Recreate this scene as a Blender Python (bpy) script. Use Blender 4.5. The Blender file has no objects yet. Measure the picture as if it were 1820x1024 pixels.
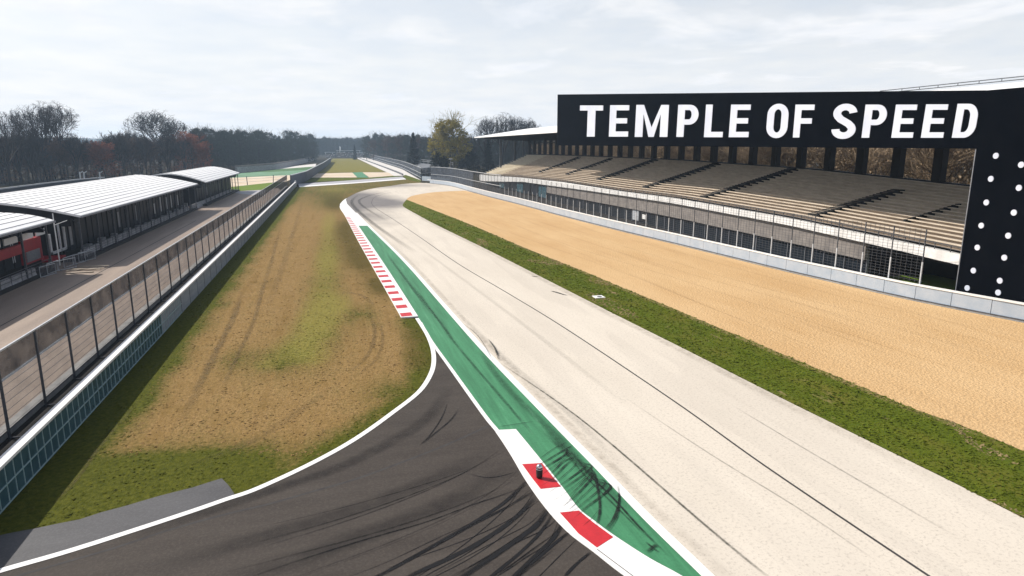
import bpy, bmesh, math, random
import numpy as np
from mathutils import Vector, Matrix, noise as mnoise
R = math.radians
rnd = random.Random(7)
C = bpy.context.scene.collection
SC = bpy.context.scene

# ------------------------------------------------------------------ survey
# world: X = metres right of the track axis, Y = metres along it, Z up.
F, H, YAW = 1170.0, 12.0, R(15)
TH = math.atan(250 / F)
ST, CT, SY, CY = math.sin(TH), math.cos(TH), math.sin(YAW), math.cos(YAW)


def ray(px, py):
    a, b = (px - 910) / F, (512 - py) / F
    x, y, z = a, CT + b * ST, -ST + b * CT
    return (CY * x + SY * y, -SY * x + CY * y, z)


def at(px, py, z=0.0):
    """surveyed point of the photograph at height z"""
    d = ray(px, py)
    t = (z - H) / d[2]
    return (d[0] * t, d[1] * t, z)


def onw(px, py, w):
    """(along, height) of a surveyed point on the upright plane X = w"""
    d = ray(px, py)
    t = w / d[0]
    return (d[1] * t, H + d[2] * t)


def atd(px, py, depth):
    """point at a distance (along the view) on a surveyed ray"""
    d = ray(px, py)
    f = SY * d[0] + CY * d[1]
    t = depth / f
    return (d[0] * t, d[1] * t, H + d[2] * t)


def g2(pts, z=0.0):
    return [at(x, y, z)[:2] for x, y in pts]


def cr(pts, n=6):
    """Catmull-Rom through the points (2-D)"""
    out = []
    P = [pts[0]] + list(pts) + [pts[-1]]
    for i in range(1, len(P) - 2):
        p0, p1, p2, p3 = (np.array(P[i + k]) for k in (-1, 0, 1, 2))
        for k in range(n):
            t = k / n
            out.append(tuple(0.5 * (2 * p1 + (p2 - p0) * t + (2 * p0 - 5 * p1 + 4 * p2 - p3) * t * t + (3 * p1 - p0 - 3 * p2 + p3) * t ** 3)))
    out.append(tuple(pts[-1]))
    return out


def resample(pts, step):
    out = [pts[0]]
    acc = 0.0
    for a, b in zip(pts[:-1], pts[1:]):
        L = math.dist(a, b)
        if L < 1e-9:
            continue
        t = step - acc
        while t <= L:
            out.append(tuple(a[k] + (b[k] - a[k]) * t / L for k in range(len(a))))
            t += step
        acc = (acc + L) % step if t > L else 0
        acc = L - (t - step)
    return out


def rough(pts, step, amp, sc=1.3):
    out = []
    for a, b in zip(pts[:-1], pts[1:]):
        L = math.dist(a, b)
        n = max(1, int(L / step))
        nx, ny = -(b[1] - a[1]) / max(L, 1e-6), (b[0] - a[0]) / max(L, 1e-6)
        for k in range(n):
            x, y = a[0] + (b[0] - a[0]) * k / n, a[1] + (b[1] - a[1]) * k / n
            o = amp * (mnoise.noise((x * sc, y * sc, 3.1)) + 0.6 * mnoise.noise((x * sc * 4, y * sc * 4, 9.0)))
            out.append((x + nx * o, y + ny * o))
    out.append(pts[-1])
    return out


def lerp_tab(tab, x):
    if x <= tab[0][0]:
        return tab[0][1]
    for (a, va), (b, vb) in zip(tab[:-1], tab[1:]):
        if x <= b:
            return va + (vb - va) * (x - a) / (b - a)
    return tab[-1][1]


# ------------------------------------------------------------------ objects
def tag(o, label=None, cat=None, group=None, kind=None):
    for k, v in (("label", label), ("category", cat), ("group", group), ("kind", kind)):
        if v:
            o[k] = v
    return o


def thing(name, loc, label, cat, group=None, rz=0.0):
    o = bpy.data.objects.new(name, None)
    o.empty_display_size = 0.5
    C.objects.link(o)
    o.location = loc
    o.rotation_euler = (0, 0, rz)
    return tag(o, label, cat, group)


class MB:
    def __init__(s):
        s.v, s.f, s.m, s.c = [], [], [], []

    def face(s, pts, mi=0):
        i = len(s.v)
        s.v += [tuple(p) for p in pts]
        s.f.append(tuple(range(i, i + len(pts))))
        s.m.append(mi)

    def hexa(s, b, t, mi=0):
        """four bottom and four top corners, counter-clockwise from above"""
        i = len(s.v)
        s.v += [tuple(p) for p in b] + [tuple(p) for p in t]
        for q in ((3, 2, 1, 0), (4, 5, 6, 7), (0, 1, 5, 4), (1, 2, 6, 5), (2, 3, 7, 6), (3, 0, 4, 7)):
            s.f.append(tuple(i + k for k in q))
            s.m.append(mi)

    def box(s, x0, x1, y0, y1, z0, z1, mi=0):
        s.hexa([(x0, y0, z0), (x1, y0, z0), (x1, y1, z0), (x0, y1, z0)], [(x0, y0, z1), (x1, y0, z1), (x1, y1, z1), (x0, y1, z1)], mi)

    def bar(s, p, q, a, b=None, mi=0):
        """square bar from p to q, a wide and b deep"""
        b = b or a
        p, q = Vector(p), Vector(q)
        d = (q - p).normalized()
        u = d.cross(Vector((0, 0, 1)))
        if u.length < 1e-3:
            u = Vector((1, 0, 0))
        u.normalize()
        w = u.cross(d)
        u, w = u * a / 2, w * b / 2
        c = [p - u - w, p + u - w, p + u + w, p - u + w]
        e = [q - u - w, q + u - w, q + u + w, q - u + w]
        s.hexa(c, e, mi)

    def tube(s, pts, rad, n=5, mi=0, cap=False):
        i0 = len(s.v)
        k = len(pts)
        for j, p in enumerate(pts):
            p = Vector(p)
            a = Vector(pts[max(0, j - 1)])
            b = Vector(pts[min(k - 1, j + 1)])
            d = (b - a)
            d = d.normalized() if d.length > 1e-9 else Vector((0, 0, 1))
            u = d.orthogonal().normalized()
            w = d.cross(u)
            r = rad[j] if isinstance(rad, (list, tuple)) else rad
            for q in range(n):
                an = 2 * math.pi * q / n
                s.v.append(tuple(p + u * (r * math.cos(an)) + w * (r * math.sin(an))))
        for j in range(k - 1):
            for q in range(n):
                q2 = (q + 1) % n
                s.f.append((i0 + j * n + q, i0 + j * n + q2, i0 + (j + 1) * n + q2, i0 + (j + 1) * n + q))
                s.m.append(mi)
        if cap:
            s.f.append(tuple(i0 + (k - 1) * n + q for q in range(n)))
            s.m.append(mi)
            s.f.append(tuple(i0 + q for q in reversed(range(n))))
            s.m.append(mi)

    def ribbon(s, pts, t, z0, z1, mi=0, side=0.0):
        """upright wall of thickness t along a ground polyline, closed ends"""
        n = len(pts)
        L, Rr = [], []
        for j in range(n):
            a, b = pts[max(0, j - 1)], pts[min(n - 1, j + 1)]
            dx, dy = b[0] - a[0], b[1] - a[1]
            l = math.hypot(dx, dy) or 1
            nx, ny = -dy / l, dx / l
            L.append((pts[j][0] + nx * (side + t / 2), pts[j][1] + ny * (side + t / 2)))
            Rr.append((pts[j][0] + nx * (side - t / 2), pts[j][1] + ny * (side - t / 2)))
        zz = lambda z, j: z[j] if isinstance(z, (list, tuple)) else z
        i = len(s.v)
        for j in range(n):
            s.v += [(*L[j], zz(z0, j)), (*Rr[j], zz(z0, j)), (*Rr[j], zz(z1, j)), (*L[j], zz(z1, j))]
        for j in range(n - 1):
            a, b = i + 4 * j, i + 4 * j + 4
            for k in range(4):
                k2 = (k + 1) % 4
                s.f.append((a + k, a + k2, b + k2, b + k))
                s.m.append(mi)
        s.f.append((i + 3, i + 2, i + 1, i))
        e = i + 4 * (n - 1)
        s.f.append((e, e + 1, e + 2, e + 3))
        s.m += [mi, mi]

    def poly_prism(s, poly, z0, z1, mi=0):
        n = len(poly)
        i = len(s.v)
        s.v += [(x, y, z0) for x, y in poly] + [(x, y, z1) for x, y in poly]
        s.f += [tuple(i + n + k for k in range(n)), tuple(i + k for k in reversed(range(n)))]
        s.m += [mi, mi]
        for k in range(n):
            k2 = (k + 1) % n
            s.f.append((i + k, i + k2, i + n + k2, i + n + k))
            s.m.append(mi)

    def build(s, name, mats, parent=None, origin=None, smooth=False, world=True):
        me = bpy.data.meshes.new(name)
        o = bpy.data.objects.new(name, me)
        C.objects.link(o)
        if parent is not None:
            base = Vector((0, 0, 0))
            p = parent
            while p is not None:
                base += p.location
                p = p.parent
            o.parent = parent
        else:
            base = Vector(origin) if origin is not None else Vector((0, 0, 0))
            o.location = base
        if not world:
            base = Vector((0, 0, 0))
        me.from_pydata([(x - base.x, y - base.y, z - base.z) for x, y, z in s.v], [], s.f)
        for m in (mats if isinstance(mats, (list, tuple)) else [mats]):
            me.materials.append(m)
        me.polygons.foreach_set("material_index", s.m)
        if smooth:
            me.polygons.foreach_set("use_smooth", [True] * len(s.f))
        if s.c:
            ca = me.color_attributes.new("mask", "FLOAT_COLOR", "POINT")
            ca.data.foreach_set("color", np.array(s.c, dtype=np.float32).ravel())
        bm = bmesh.new()
        bm.from_mesh(me)
        if len(s.f) < 60000:
            bmesh.ops.recalc_face_normals(bm, faces=bm.faces)
        bm.to_mesh(me)
        bm.free()
        me.update()
        return o


def dup(root, loc, rz=0.0, sc=1.0, label=None, group=None):
    r = root.copy()
    C.objects.link(r)
    r.location = loc
    r.rotation_euler = (0, 0, rz)
    r.scale = (sc, sc, sc) if not isinstance(sc, tuple) else sc
    if label:
        r["label"] = label
    if group:
        r["group"] = group
    for ch in list(root.children):
        c = ch.copy()
        C.objects.link(c)
        c.parent = r
        for gch in list(ch.children):
            d = gch.copy()
            C.objects.link(d)
            d.parent = c
    return r


def sheet(name, poly, z, mat, maskf=None, xcuts=(), ycuts=(), kind="structure", zf=None):
    bm = bmesh.new()
    vs = [bm.verts.new((x, y, z)) for x, y in poly]
    f = bm.faces.new(vs)
    f.normal_update()
    if f.normal.z < 0:
        f.normal_flip()
    bmesh.ops.triangulate(bm, faces=bm.faces[:])
    for x in xcuts:
        bmesh.ops.bisect_plane(bm, geom=bm.verts[:] + bm.edges[:] + bm.faces[:], plane_co=(x, 0, 0), plane_no=(1, 0, 0))
    for y in ycuts:
        bmesh.ops.bisect_plane(bm, geom=bm.verts[:] + bm.edges[:] + bm.faces[:], plane_co=(0, y, 0), plane_no=(0, 1, 0))
    if zf:
        for v in bm.verts:
            v.co.z += zf(v.co.x, v.co.y)
    me = bpy.data.meshes.new(name)
    bm.to_mesh(me)
    bm.free()
    if maskf:
        ca = me.color_attributes.new("mask", "FLOAT_COLOR", "POINT")
        ca.data.foreach_set("color", np.array([maskf(v.co.x, v.co.y) for v in me.vertices], dtype=np.float32).ravel())
    me.materials.append(mat)
    o = bpy.data.objects.new(name, me)
    C.objects.link(o)
    o["kind"] = kind
    return o


# ------------------------------------------------------------------ materials
class NT:
    def __init__(s, name):
        s.mat = bpy.data.materials.new(name)
        s.mat.use_nodes = True
        s.t = s.mat.node_tree
        s.t.nodes.clear()

    def n(s, typ, ins=None, **kw):
        nd = s.t.nodes.new(typ)
        for k, v in kw.items():
            setattr(nd, k, v)
        for k, v in (ins or {}).items():
            sock = nd.inputs[k]
            if isinstance(v, bpy.types.NodeSocket):
                s.t.links.new(v, sock)
            else:
                if sock.type == "RGBA" and len(v) == 3:
                    v = (*v, 1)
                sock.default_value = v
        return nd

    def pos(s, scale=(1, 1, 1), rz=0.0):
        g = s.n("ShaderNodeNewGeometry")
        m = s.n("ShaderNodeMapping", {"Vector": g.outputs["Position"], "Scale": scale, "Rotation": (0, 0, rz)})
        return m.outputs[0]

    def noise(s, vec, scale, detail=4, rough=0.55):
        return s.n("ShaderNodeTexNoise", {"Vector": vec, "Scale": scale, "Detail": detail, "Roughness": rough}).outputs["Fac"]

    def ramp(s, fac, a, b):
        return s.n("ShaderNodeMapRange", {"Value": fac, "From Min": a, "From Max": b}, clamp=True).outputs[0]

    def mix(s, fac, a, b):
        nd = s.n("ShaderNodeMix", data_type="RGBA")
        for idx, v in ((0, fac), (6, a), (7, b)):
            sock = nd.inputs[idx]
            if isinstance(v, bpy.types.NodeSocket):
                s.t.links.new(v, sock)
            else:
                sock.default_value = v if idx == 0 else (*v, 1) if len(v) == 3 else v
        return nd.outputs[2]

    def math(s, op, a, b=0.0):
        nd = s.n("ShaderNodeMath", operation=op)
        for i, v in ((0, a), (1, b)):
            if isinstance(v, bpy.types.NodeSocket):
                s.t.links.new(v, nd.inputs[i])
            else:
                nd.inputs[i].default_value = v
        return nd.outputs[0]

    def mask(s):
        a = s.n("ShaderNodeVertexColor", layer_name="mask")
        sp = s.n("ShaderNodeSeparateColor", {"Color": a.outputs["Color"]})
        return sp.outputs

    def out(s, color, rough=0.8, spec=0.3, bump=None, bdist=0.02, bstr=0.6, metal=0.0, alpha=None, transl=None, emit=None):
        p = s.n("ShaderNodeBsdfPrincipled", {"Base Color": color, "Roughness": rough, "Specular IOR Level": spec, "Metallic": metal})
        if bump is not None:
            b = s.n("ShaderNodeBump", {"Height": bump, "Strength": bstr, "Distance": bdist})
            s.t.links.new(b.outputs[0], p.inputs["Normal"])
        if alpha is not None:
            if isinstance(alpha, bpy.types.NodeSocket):
                s.t.links.new(alpha, p.inputs["Alpha"])
            else:
                p.inputs["Alpha"].default_value = alpha
        sh = p.outputs[0]
        if transl:
            tr = s.n("ShaderNodeBsdfTranslucent", {"Color": color})
            sh = s.n("ShaderNodeMixShader", {0: transl, 1: sh, 2: tr.outputs[0]}).outputs[0]
        o = s.n("ShaderNodeOutputMaterial", {"Surface": sh})
        return s.mat


def mat(name, c1, c2=None, scale=3.0, rough=0.75, spec=0.3, metal=0.0, bump=0.0, bscale=20.0, stretch=(1, 1, 1), lo=0.35, hi=0.65, alpha=None, speck=0.0, transl=None):
    t = NT(name)
    c2 = c2 or tuple(v * 0.8 for v in c1)
    p = t.pos(stretch)
    col = t.mix(t.ramp(t.noise(p, scale, 6, 0.6), lo, hi), c1, c2)
    if speck:
        col = t.mix(t.math("MULTIPLY", t.ramp(t.noise(t.pos(), 14, 3, 0.7), 0.5, 0.72), speck), col, tuple(v * 0.35 for v in c1))
    b = t.noise(t.pos(), bscale, 5) if bump else None
    return t.out(col, rough, spec, b, bump, 0.7, metal, alpha, transl)


M = {}
M["white_paint"] = mat("white_paint", (0.78, 0.77, 0.75), (0.66, 0.65, 0.62), 1.5, 0.55, 0.4, lo=0.3, hi=0.8, speck=0.12)
M["red_paint"] = mat("red_paint", (0.52, 0.018, 0.024), (0.42, 0.014, 0.020), 2.0, 0.5, 0.4, speck=0.25)
M["white_metal"] = mat("white_metal", (0.84, 0.83, 0.81), (0.78, 0.775, 0.76), 0.6, 0.5, 0.4)
M["seam"] = mat("seam", (0.26, 0.26, 0.27), None, 2, 0.6)
M["steel"] = mat("steel", (0.24, 0.25, 0.27), (0.16, 0.17, 0.19), 4, 0.45, 0.5, 0.3)
M["dark_steel"] = mat("dark_steel", (0.075, 0.08, 0.092), (0.045, 0.05, 0.058), 4, 0.5, 0.4)
M["pale_steel"] = mat("pale_steel", (0.52, 0.54, 0.56), (0.4, 0.42, 0.45), 4, 0.4, 0.5, 0.2)
M["black_panel"] = mat("black_panel", (0.0018, 0.0024, 0.004), (0.003, 0.0036, 0.0055), 0.6, 0.9, 0.0)
M["letter_white"] = mat("letter_white", (0.56, 0.59, 0.66), (0.49, 0.52, 0.60), 0.35, 0.6, 0.15)
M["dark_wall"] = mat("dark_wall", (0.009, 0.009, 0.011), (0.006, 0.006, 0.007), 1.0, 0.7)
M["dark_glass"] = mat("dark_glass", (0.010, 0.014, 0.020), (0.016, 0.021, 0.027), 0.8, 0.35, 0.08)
M["teal_glass"] = mat("teal_glass", (0.050, 0.110, 0.138), (0.032, 0.075, 0.098), 1.2, 0.12, 0.5)
M["teal_rail"] = mat("teal_rail", (0.30, 0.42, 0.44), None, 3, 0.4, 0.5)
M["wall_grey"] = mat("wall_grey", (0.27, 0.30, 0.33), (0.20, 0.225, 0.25), 1.2, 0.7, stretch=(1, 0.6, 3), speck=0.2)
M["panel_grey"] = mat("panel_grey", (0.40, 0.44, 0.49), (0.30, 0.36, 0.43), 0.9, 0.35, 0.5, lo=0.3, hi=0.7)
M["concrete"] = mat("concrete", (0.36, 0.35, 0.33), (0.24, 0.235, 0.23), 1.3, 0.85, bump=0.01, bscale=15, speck=0.25)
M["old_concrete"] = mat("old_concrete", (0.40, 0.40, 0.41), (0.22, 0.22, 0.23), 0.9, 0.85, stretch=(1, 1, 2.5), speck=0.4)
M["fascia_grey"] = mat("fascia_grey", (0.23, 0.205, 0.185), (0.15, 0.135, 0.125), 0.7, 0.8, stretch=(1, 1, 2))
M["parapet_white"] = mat("parapet_white", (0.72, 0.71, 0.69), (0.55, 0.54, 0.52), 0.9, 0.6, speck=0.15)
M["terrace"] = mat("terrace", (0.34, 0.27, 0.20), (0.22, 0.17, 0.125), 0.7, 0.9, speck=0.4)
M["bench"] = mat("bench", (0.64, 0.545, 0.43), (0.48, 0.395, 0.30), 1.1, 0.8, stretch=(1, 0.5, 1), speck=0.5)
M["seating_sunlit"] = mat("seating_sunlit", (0.74, 0.68, 0.55), (0.62, 0.55, 0.43), 1.1, 0.8, speck=0.3)  # paler copy of the seating colours, sunlight on the far end painted in
M["stair_black"] = mat("stair_black", (0.006, 0.006, 0.007), (0.012, 0.012, 0.012), 2, 0.8)
M["red_metal"] = mat("red_metal", (0.34, 0.008, 0.018), (0.25, 0.006, 0.012), 1.0, 0.45, 0.4)
M["blue_cloth"] = mat("blue_cloth", (0.35, 0.52, 0.72), (0.6, 0.7, 0.8), 2.5, 0.7)
M["wood"] = mat("wood", (0.42, 0.36, 0.28), (0.25, 0.21, 0.16), 3, 0.8, stretch=(6, 1, 1))
M["rubber_black"] = mat("rubber_black", (0.012, 0.012, 0.013), None, 4, 0.6, 0.4)
M["crack"] = mat("crack", (0.035, 0.032, 0.032), (0.05, 0.047, 0.045), 3, 0.9)
M["bark"] = mat("bark", (0.024, 0.020, 0.018), (0.013, 0.011, 0.010), 3, 0.95)
M["chrome"] = mat("chrome", (0.6, 0.6, 0.62), None, 4, 0.15, 0.5, 0.9)
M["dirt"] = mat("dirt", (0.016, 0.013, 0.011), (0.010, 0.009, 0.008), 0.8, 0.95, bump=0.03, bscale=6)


def net_mat(name, col, a):
    t = NT(name)
    return t.out(t.mix(t.ramp(t.noise(t.pos(), 0.9, 4), 0.35, 0.7), col, tuple(v * 0.5 for v in col)), 0.8, 0.2,
                 alpha=t.math("ADD", t.math("MULTIPLY", t.noise(t.pos((1, 1, 1.7)), 0.8, 3), 0.35), a))


M["shade_net"] = net_mat("shade_net", (0.022, 0.026, 0.038), 0.68)
M["wire_net"] = net_mat("wire_net", (0.035, 0.038, 0.046), 0.24)
M["far_net"] = net_mat("far_net", (0.07, 0.085, 0.11), 0.40)


def infield_mat():
    t = NT("infield_grass")
    m = t.mask()
    p = t.pos()
    n1 = t.noise(p, 0.55, 6, 0.65)
    n2 = t.noise(p, 5.0, 5, 0.7)
    n3 = t.noise(t.pos((1, 0.45, 1)), 11.0, 4, 0.75)
    dry = t.mix(t.ramp(n3, 0.34, 0.62), (0.168, 0.105, 0.040), (0.325, 0.208, 0.088))
    dry = t.mix(t.ramp(n1, 0.36, 0.66), dry, t.mix(t.ramp(n2, 0.35, 0.65), (0.165, 0.105, 0.036), (0.245, 0.158, 0.058)))
    grn = t.mix(t.ramp(n2, 0.35, 0.65), (0.044, 0.052, 0.006), (0.094, 0.096, 0.013))
    lime = t.mix(t.ramp(n2, 0.35, 0.65), (0.165, 0.148, 0.030), (0.23, 0.205, 0.050))
    fac = t.math("ADD", m[0], t.math("MULTIPLY", t.math("SUBTRACT", n1, 0.5), 0.75))
    fac = t.math("ADD", fac, t.math("MULTIPLY", t.math("SUBTRACT", n2, 0.5), 0.6))
    strk = t.noise(t.pos((1.1, 0.07, 1)), 1.0, 6, 0.65)
    fac = t.math("ADD", fac, t.math("MULTIPLY", t.math("SUBTRACT", strk, 0.5), 0.7))
    dry = t.mix(t.math("MULTIPLY", t.ramp(strk, 0.50, 0.68), 0.55), dry, (0.145, 0.090, 0.026))
    mid = t.mix(t.ramp(n2, 0.35, 0.65), (0.075, 0.064, 0.014), (0.165, 0.125, 0.038))
    c = t.mix(t.ramp(fac, 0.24, 0.56), grn, mid)
    c = t.mix(t.ramp(fac, 0.46, 0.98), c, dry)
    lf = t.math("ADD", m[1], t.math("MULTIPLY", t.math("SUBTRACT", n2, 0.5), 0.9))
    c = t.mix(t.math("MULTIPLY", t.ramp(lf, 0.3, 0.9), 0.75), c, lime)
    dk = t.math("MULTIPLY", t.ramp(t.math("ADD", m[2], t.math("MULTIPLY", t.math("SUBTRACT", n1, 0.5), 0.6)), 0.2, 0.9), 0.85)
    c = t.mix(dk, c, (0.070, 0.055, 0.012))
    h = t.math("ADD", t.noise(t.pos((1, 0.6, 1)), 9.0, 4, 0.7), t.math("MULTIPLY", n2, 0.5))
    return t.out(c, 0.95, 0.05, h, 0.06, 0.8)


def grass_mat(name, a, b, c, patch=None):
    t = NT(name)
    p = t.pos()
    n2 = t.noise(p, 4.0, 6, 0.7)
    n1 = t.noise(t.pos((1, 0.5, 1)), 0.5, 5, 0.6)
    col = t.mix(t.ramp(n2, 0.33, 0.67), a, b)
    col = t.mix(t.math("MULTIPLY", t.ramp(n1, 0.45, 0.7), 0.7), col, c)
    if patch:
        pn = t.noise(t.pos((1, 0.35, 1)), 0.42, 6, 0.7)
        col = t.mix(t.math("MULTIPLY", t.ramp(pn, 0.60, 0.68), 0.85), col, patch)
    return t.out(col, 0.95, 0.05, t.noise(t.pos(), 8.0, 4, 0.7), 0.04, 0.7)


def concrete_mat():
    t = NT("pale_track")
    m = t.mask()
    p = t.pos()
    fine = t.noise(p, 9.0, 3, 0.75)
    big = t.noise(t.pos((1, 0.25, 1)), 0.35, 5, 0.55)
    c = t.mix(t.ramp(big, 0.35, 0.65), (0.595, 0.535, 0.45), (0.55, 0.492, 0.412))
    c = t.mix(t.math("MULTIPLY", t.ramp(fine, 0.52, 0.72), 0.5), c, (0.24, 0.205, 0.17))
    streak = t.noise(t.pos((2.2, 0.05, 1)), 1.0, 5, 0.6)
    c = t.mix(t.math("MULTIPLY", t.ramp(streak, 0.52, 0.75), 0.08), c, (0.24, 0.21, 0.185))
    agg = t.noise(t.pos(), 4.5, 5, 0.8)
    c = t.mix(t.math("MULTIPLY", t.ramp(agg, 0.54, 0.70), 0.12), c, (0.30, 0.26, 0.22))
    pt = t.noise(t.pos((0.5, 0.06, 1)), 1.0, 2, 0.4)
    c = t.mix(t.math("MULTIPLY", t.ramp(pt, 0.50, 0.54), 0.10), c, (0.30, 0.265, 0.23))
    rub = t.math("ADD", m[0], t.math("MULTIPLY", t.math("SUBTRACT", t.noise(t.pos((1, 0.6, 1)), 0.16, 6, 0.65), 0.5), 0.7))
    rub = t.math("MULTIPLY", t.ramp(rub, 0.18, 0.95), t.ramp(m[0], 0.0, 0.15))
    c = t.mix(rub, c, (0.155, 0.142, 0.135))
    return t.out(c, 0.85, 0.25, fine, 0.012, 0.5)


def gravel_mat():
    t = NT("gravel")
    p = t.pos()
    v = t.n("ShaderNodeTexVoronoi", {"Vector": p, "Scale": 7.0})
    fine = t.noise(p, 12.0, 4, 0.8)
    big = t.noise(t.pos((1, 0.3, 1)), 0.22, 6, 0.6)
    c = t.mix(t.ramp(big, 0.35, 0.68), (0.56, 0.375, 0.19), (0.485, 0.305, 0.14))
    c = t.mix(t.math("MULTIPLY", t.ramp(fine, 0.5, 0.72), 0.55), c, (0.20, 0.115, 0.05))
    c = t.mix(t.math("MULTIPLY", t.ramp(fine, 0.47, 0.30), 0.45), c, (0.66, 0.50, 0.30))
    wv = t.n("ShaderNodeTexNoise", {"Vector": t.pos((1.3, 0.035, 1)), "Scale": 1.0, "Detail": 5.0})
    c = t.mix(t.math("MULTIPLY", t.ramp(wv.outputs["Fac"], 0.56, 0.72), 0.25), c, (0.30, 0.18, 0.08))
    h = t.math("ADD", v.outputs["Distance"], t.math("MULTIPLY", fine, 0.8))
    return t.out(c, 0.95, 0.15, h, 0.05, 0.7)


def asphalt_mat(name, a, b, lane=(1, 1, 1), spec=0.3, rough=0.62, rz=0.0):
    t = NT(name)
    fine = t.noise(t.pos(), 13.0, 3, 0.8)
    big = t.noise(t.pos(lane, rz), 0.5, 6, 0.62)
    c = t.mix(t.ramp(big, 0.32, 0.68), a, b)
    c = t.mix(t.math("MULTIPLY", t.ramp(fine, 0.45, 0.75), 0.45), c, tuple(v * 1.75 for v in a))
    return t.out(c, rough, spec, fine, 0.008, 0.5)


def green_mat():
    t = NT("green_paint")
    p = t.pos()
    st = t.noise(t.pos((2.4, 0.12, 1), R(14)), 1.0, 6, 0.65)
    fine = t.noise(p, 9, 4, 0.75)
    c = t.mix(t.ramp(st, 0.36, 0.66), (0.055, 0.225, 0.105), (0.034, 0.150, 0.068))
    c = t.mix(t.math("MULTIPLY", t.ramp(st, 0.40, 0.24), 0.6), c, (0.15, 0.33, 0.205))
    c = t.mix(t.math("MULTIPLY", t.ramp(fine, 0.5, 0.75), 0.4), c, (0.012, 0.07, 0.03))
    return t.out(c, 0.7, 0.3, fine, 0.006, 0.4)


def mark_mat(name, col, strength, grain=3.0, soft=0.5):
    t = NT(name)
    m = t.mask()
    n = t.noise(t.pos(), grain, 5, 0.75)
    al = t.math("MULTIPLY", m[0], t.math("ADD", t.ramp(n, 0.3, 0.62), 1 - soft - 0.2))
    al = t.math("MINIMUM", t.math("MULTIPLY", al, strength), 1.0)
    return t.out(col, 0.75, 0.2, alpha=al)


def leaf_mat(name, a, b, c, transl=0.25):
    t = NT(name)
    oi = t.n("ShaderNodeObjectInfo")
    m = t.mask()
    col = t.mix(m[0], a, b)
    col = t.mix(t.math("MULTIPLY", oi.outputs["Random"], 0.6), col, c)
    return t.out(col, 0.8, 0.15, transl=transl)


def tuft_mat():
    t = NT("grass_blades")
    a = t.n("ShaderNodeVertexColor", layer_name="mask")
    return t.out(a.outputs["Color"], 0.95, 0.05, transl=0.2)


M["infield"] = infield_mat()
M["verge"] = grass_mat("verge_grass", (0.056, 0.078, 0.007), (0.090, 0.114, 0.011), (0.125, 0.110, 0.020), (0.26, 0.185, 0.10))
M["meadow"] = grass_mat("meadow_grass", (0.055, 0.085, 0.012), (0.10, 0.125, 0.022), (0.14, 0.125, 0.03))
M["straight"] = grass_mat("straight_grass", (0.14, 0.13, 0.028), (0.17, 0.155, 0.034), (0.22, 0.17, 0.045))
M["woodfloor"] = grass_mat("wood_floor", (0.020, 0.018, 0.010), (0.032, 0.028, 0.014), (0.045, 0.034, 0.02))
M["lightgrass"] = grass_mat("light_grass", (0.09, 0.16, 0.022), (0.14, 0.20, 0.03), (0.17, 0.19, 0.04))
M["track_pale"] = concrete_mat()
M["gravel"] = gravel_mat()
M["asphalt"] = asphalt_mat("dark_asphalt", (0.060, 0.051, 0.0435), (0.041, 0.0345, 0.030), (0.35, 1.6, 1), 0.12, 0.8, rz=R(-30))
M["pad"] = asphalt_mat("grey_asphalt", (0.070, 0.069, 0.072), (0.050, 0.049, 0.052), (0.6, 1.6, 1))
M["service"] = asphalt_mat("service_asphalt", (0.27, 0.205, 0.155), (0.175, 0.132, 0.102), (1.6, 0.12, 1))
M["far_road"] = asphalt_mat("far_road", (0.36, 0.35, 0.36), (0.28, 0.27, 0.285), (0.2, 1, 1))
M["green"] = green_mat()
M["skid"] = mark_mat("skid_rubber", (0.005, 0.005, 0.006), 1.35, 2.0, 0.3)
M["scuff"] = mark_mat("scuff_rubber", (0.012, 0.017, 0.014), 0.95, 3.0, 0.4)
M["groove"] = mark_mat("gravel_groove", (0.15, 0.095, 0.05), 0.8, 3.5, 0.95)
M["rut"] = mark_mat("grass_rut", (0.085, 0.058, 0.022), 0.40, 2.6, 0.7)
M["blade"] = tuft_mat()
M["leaf_dark"] = leaf_mat("leaf_dark", (0.020, 0.030, 0.022), (0.040, 0.052, 0.034), (0.035, 0.036, 0.026))
M["leaf_conifer"] = leaf_mat("leaf_conifer", (0.003, 0.008, 0.007), (0.008, 0.014, 0.011), (0.006, 0.011, 0.009), 0.1)
M["leaf_willow"] = leaf_mat("leaf_willow", (0.17, 0.15, 0.028), (0.32, 0.255, 0.045), (0.22, 0.185, 0.035), 0.4)
M["leaf_rust"] = leaf_mat("leaf_rust", (0.16, 0.055, 0.030), (0.30, 0.095, 0.050), (0.18, 0.07, 0.045), 0.45)
M["twig"] = leaf_mat("twig", (0.016, 0.013, 0.012), (0.034, 0.027, 0.022), (0.022, 0.017, 0.014), 0.0)
M["twig_tan"] = leaf_mat("twig_tan", (0.17, 0.125, 0.078), (0.40, 0.31, 0.205), (0.22, 0.155, 0.095), 0.2)
M["brush_grey"] = leaf_mat("brush_grey", (0.040, 0.042, 0.044), (0.085, 0.086, 0.088), (0.06, 0.058, 0.06), 0.2)
M["brush_warm"] = leaf_mat("brush_warm", (0.095, 0.055, 0.035), (0.17, 0.098, 0.06), (0.13, 0.06, 0.04), 0.3)
M["brush"] = leaf_mat("brush", (0.058, 0.037, 0.026), (0.105, 0.067, 0.045), (0.085, 0.045, 0.030), 0.2)

# ------------------------------------------------------------------ ground
gr = sheet("ground", [(-4000, -60), (4000, -60), (4000, 6000), (-4000, 6000)], 0.0, M["woodfloor"])

W1 = [(-160, 1071), (-80, 1043), (0, 1018), (115, 985), (228, 949), (340, 912), (400, 891), (460, 870), (558, 824), (634, 781), (700, 734),
      (745, 698), (765, 668), (771, 645), (769, 622), (761, 600), (750, 581), (741, 567)]
w1 = cr(g2(W1), 6)
WALLW = -11.45

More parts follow.
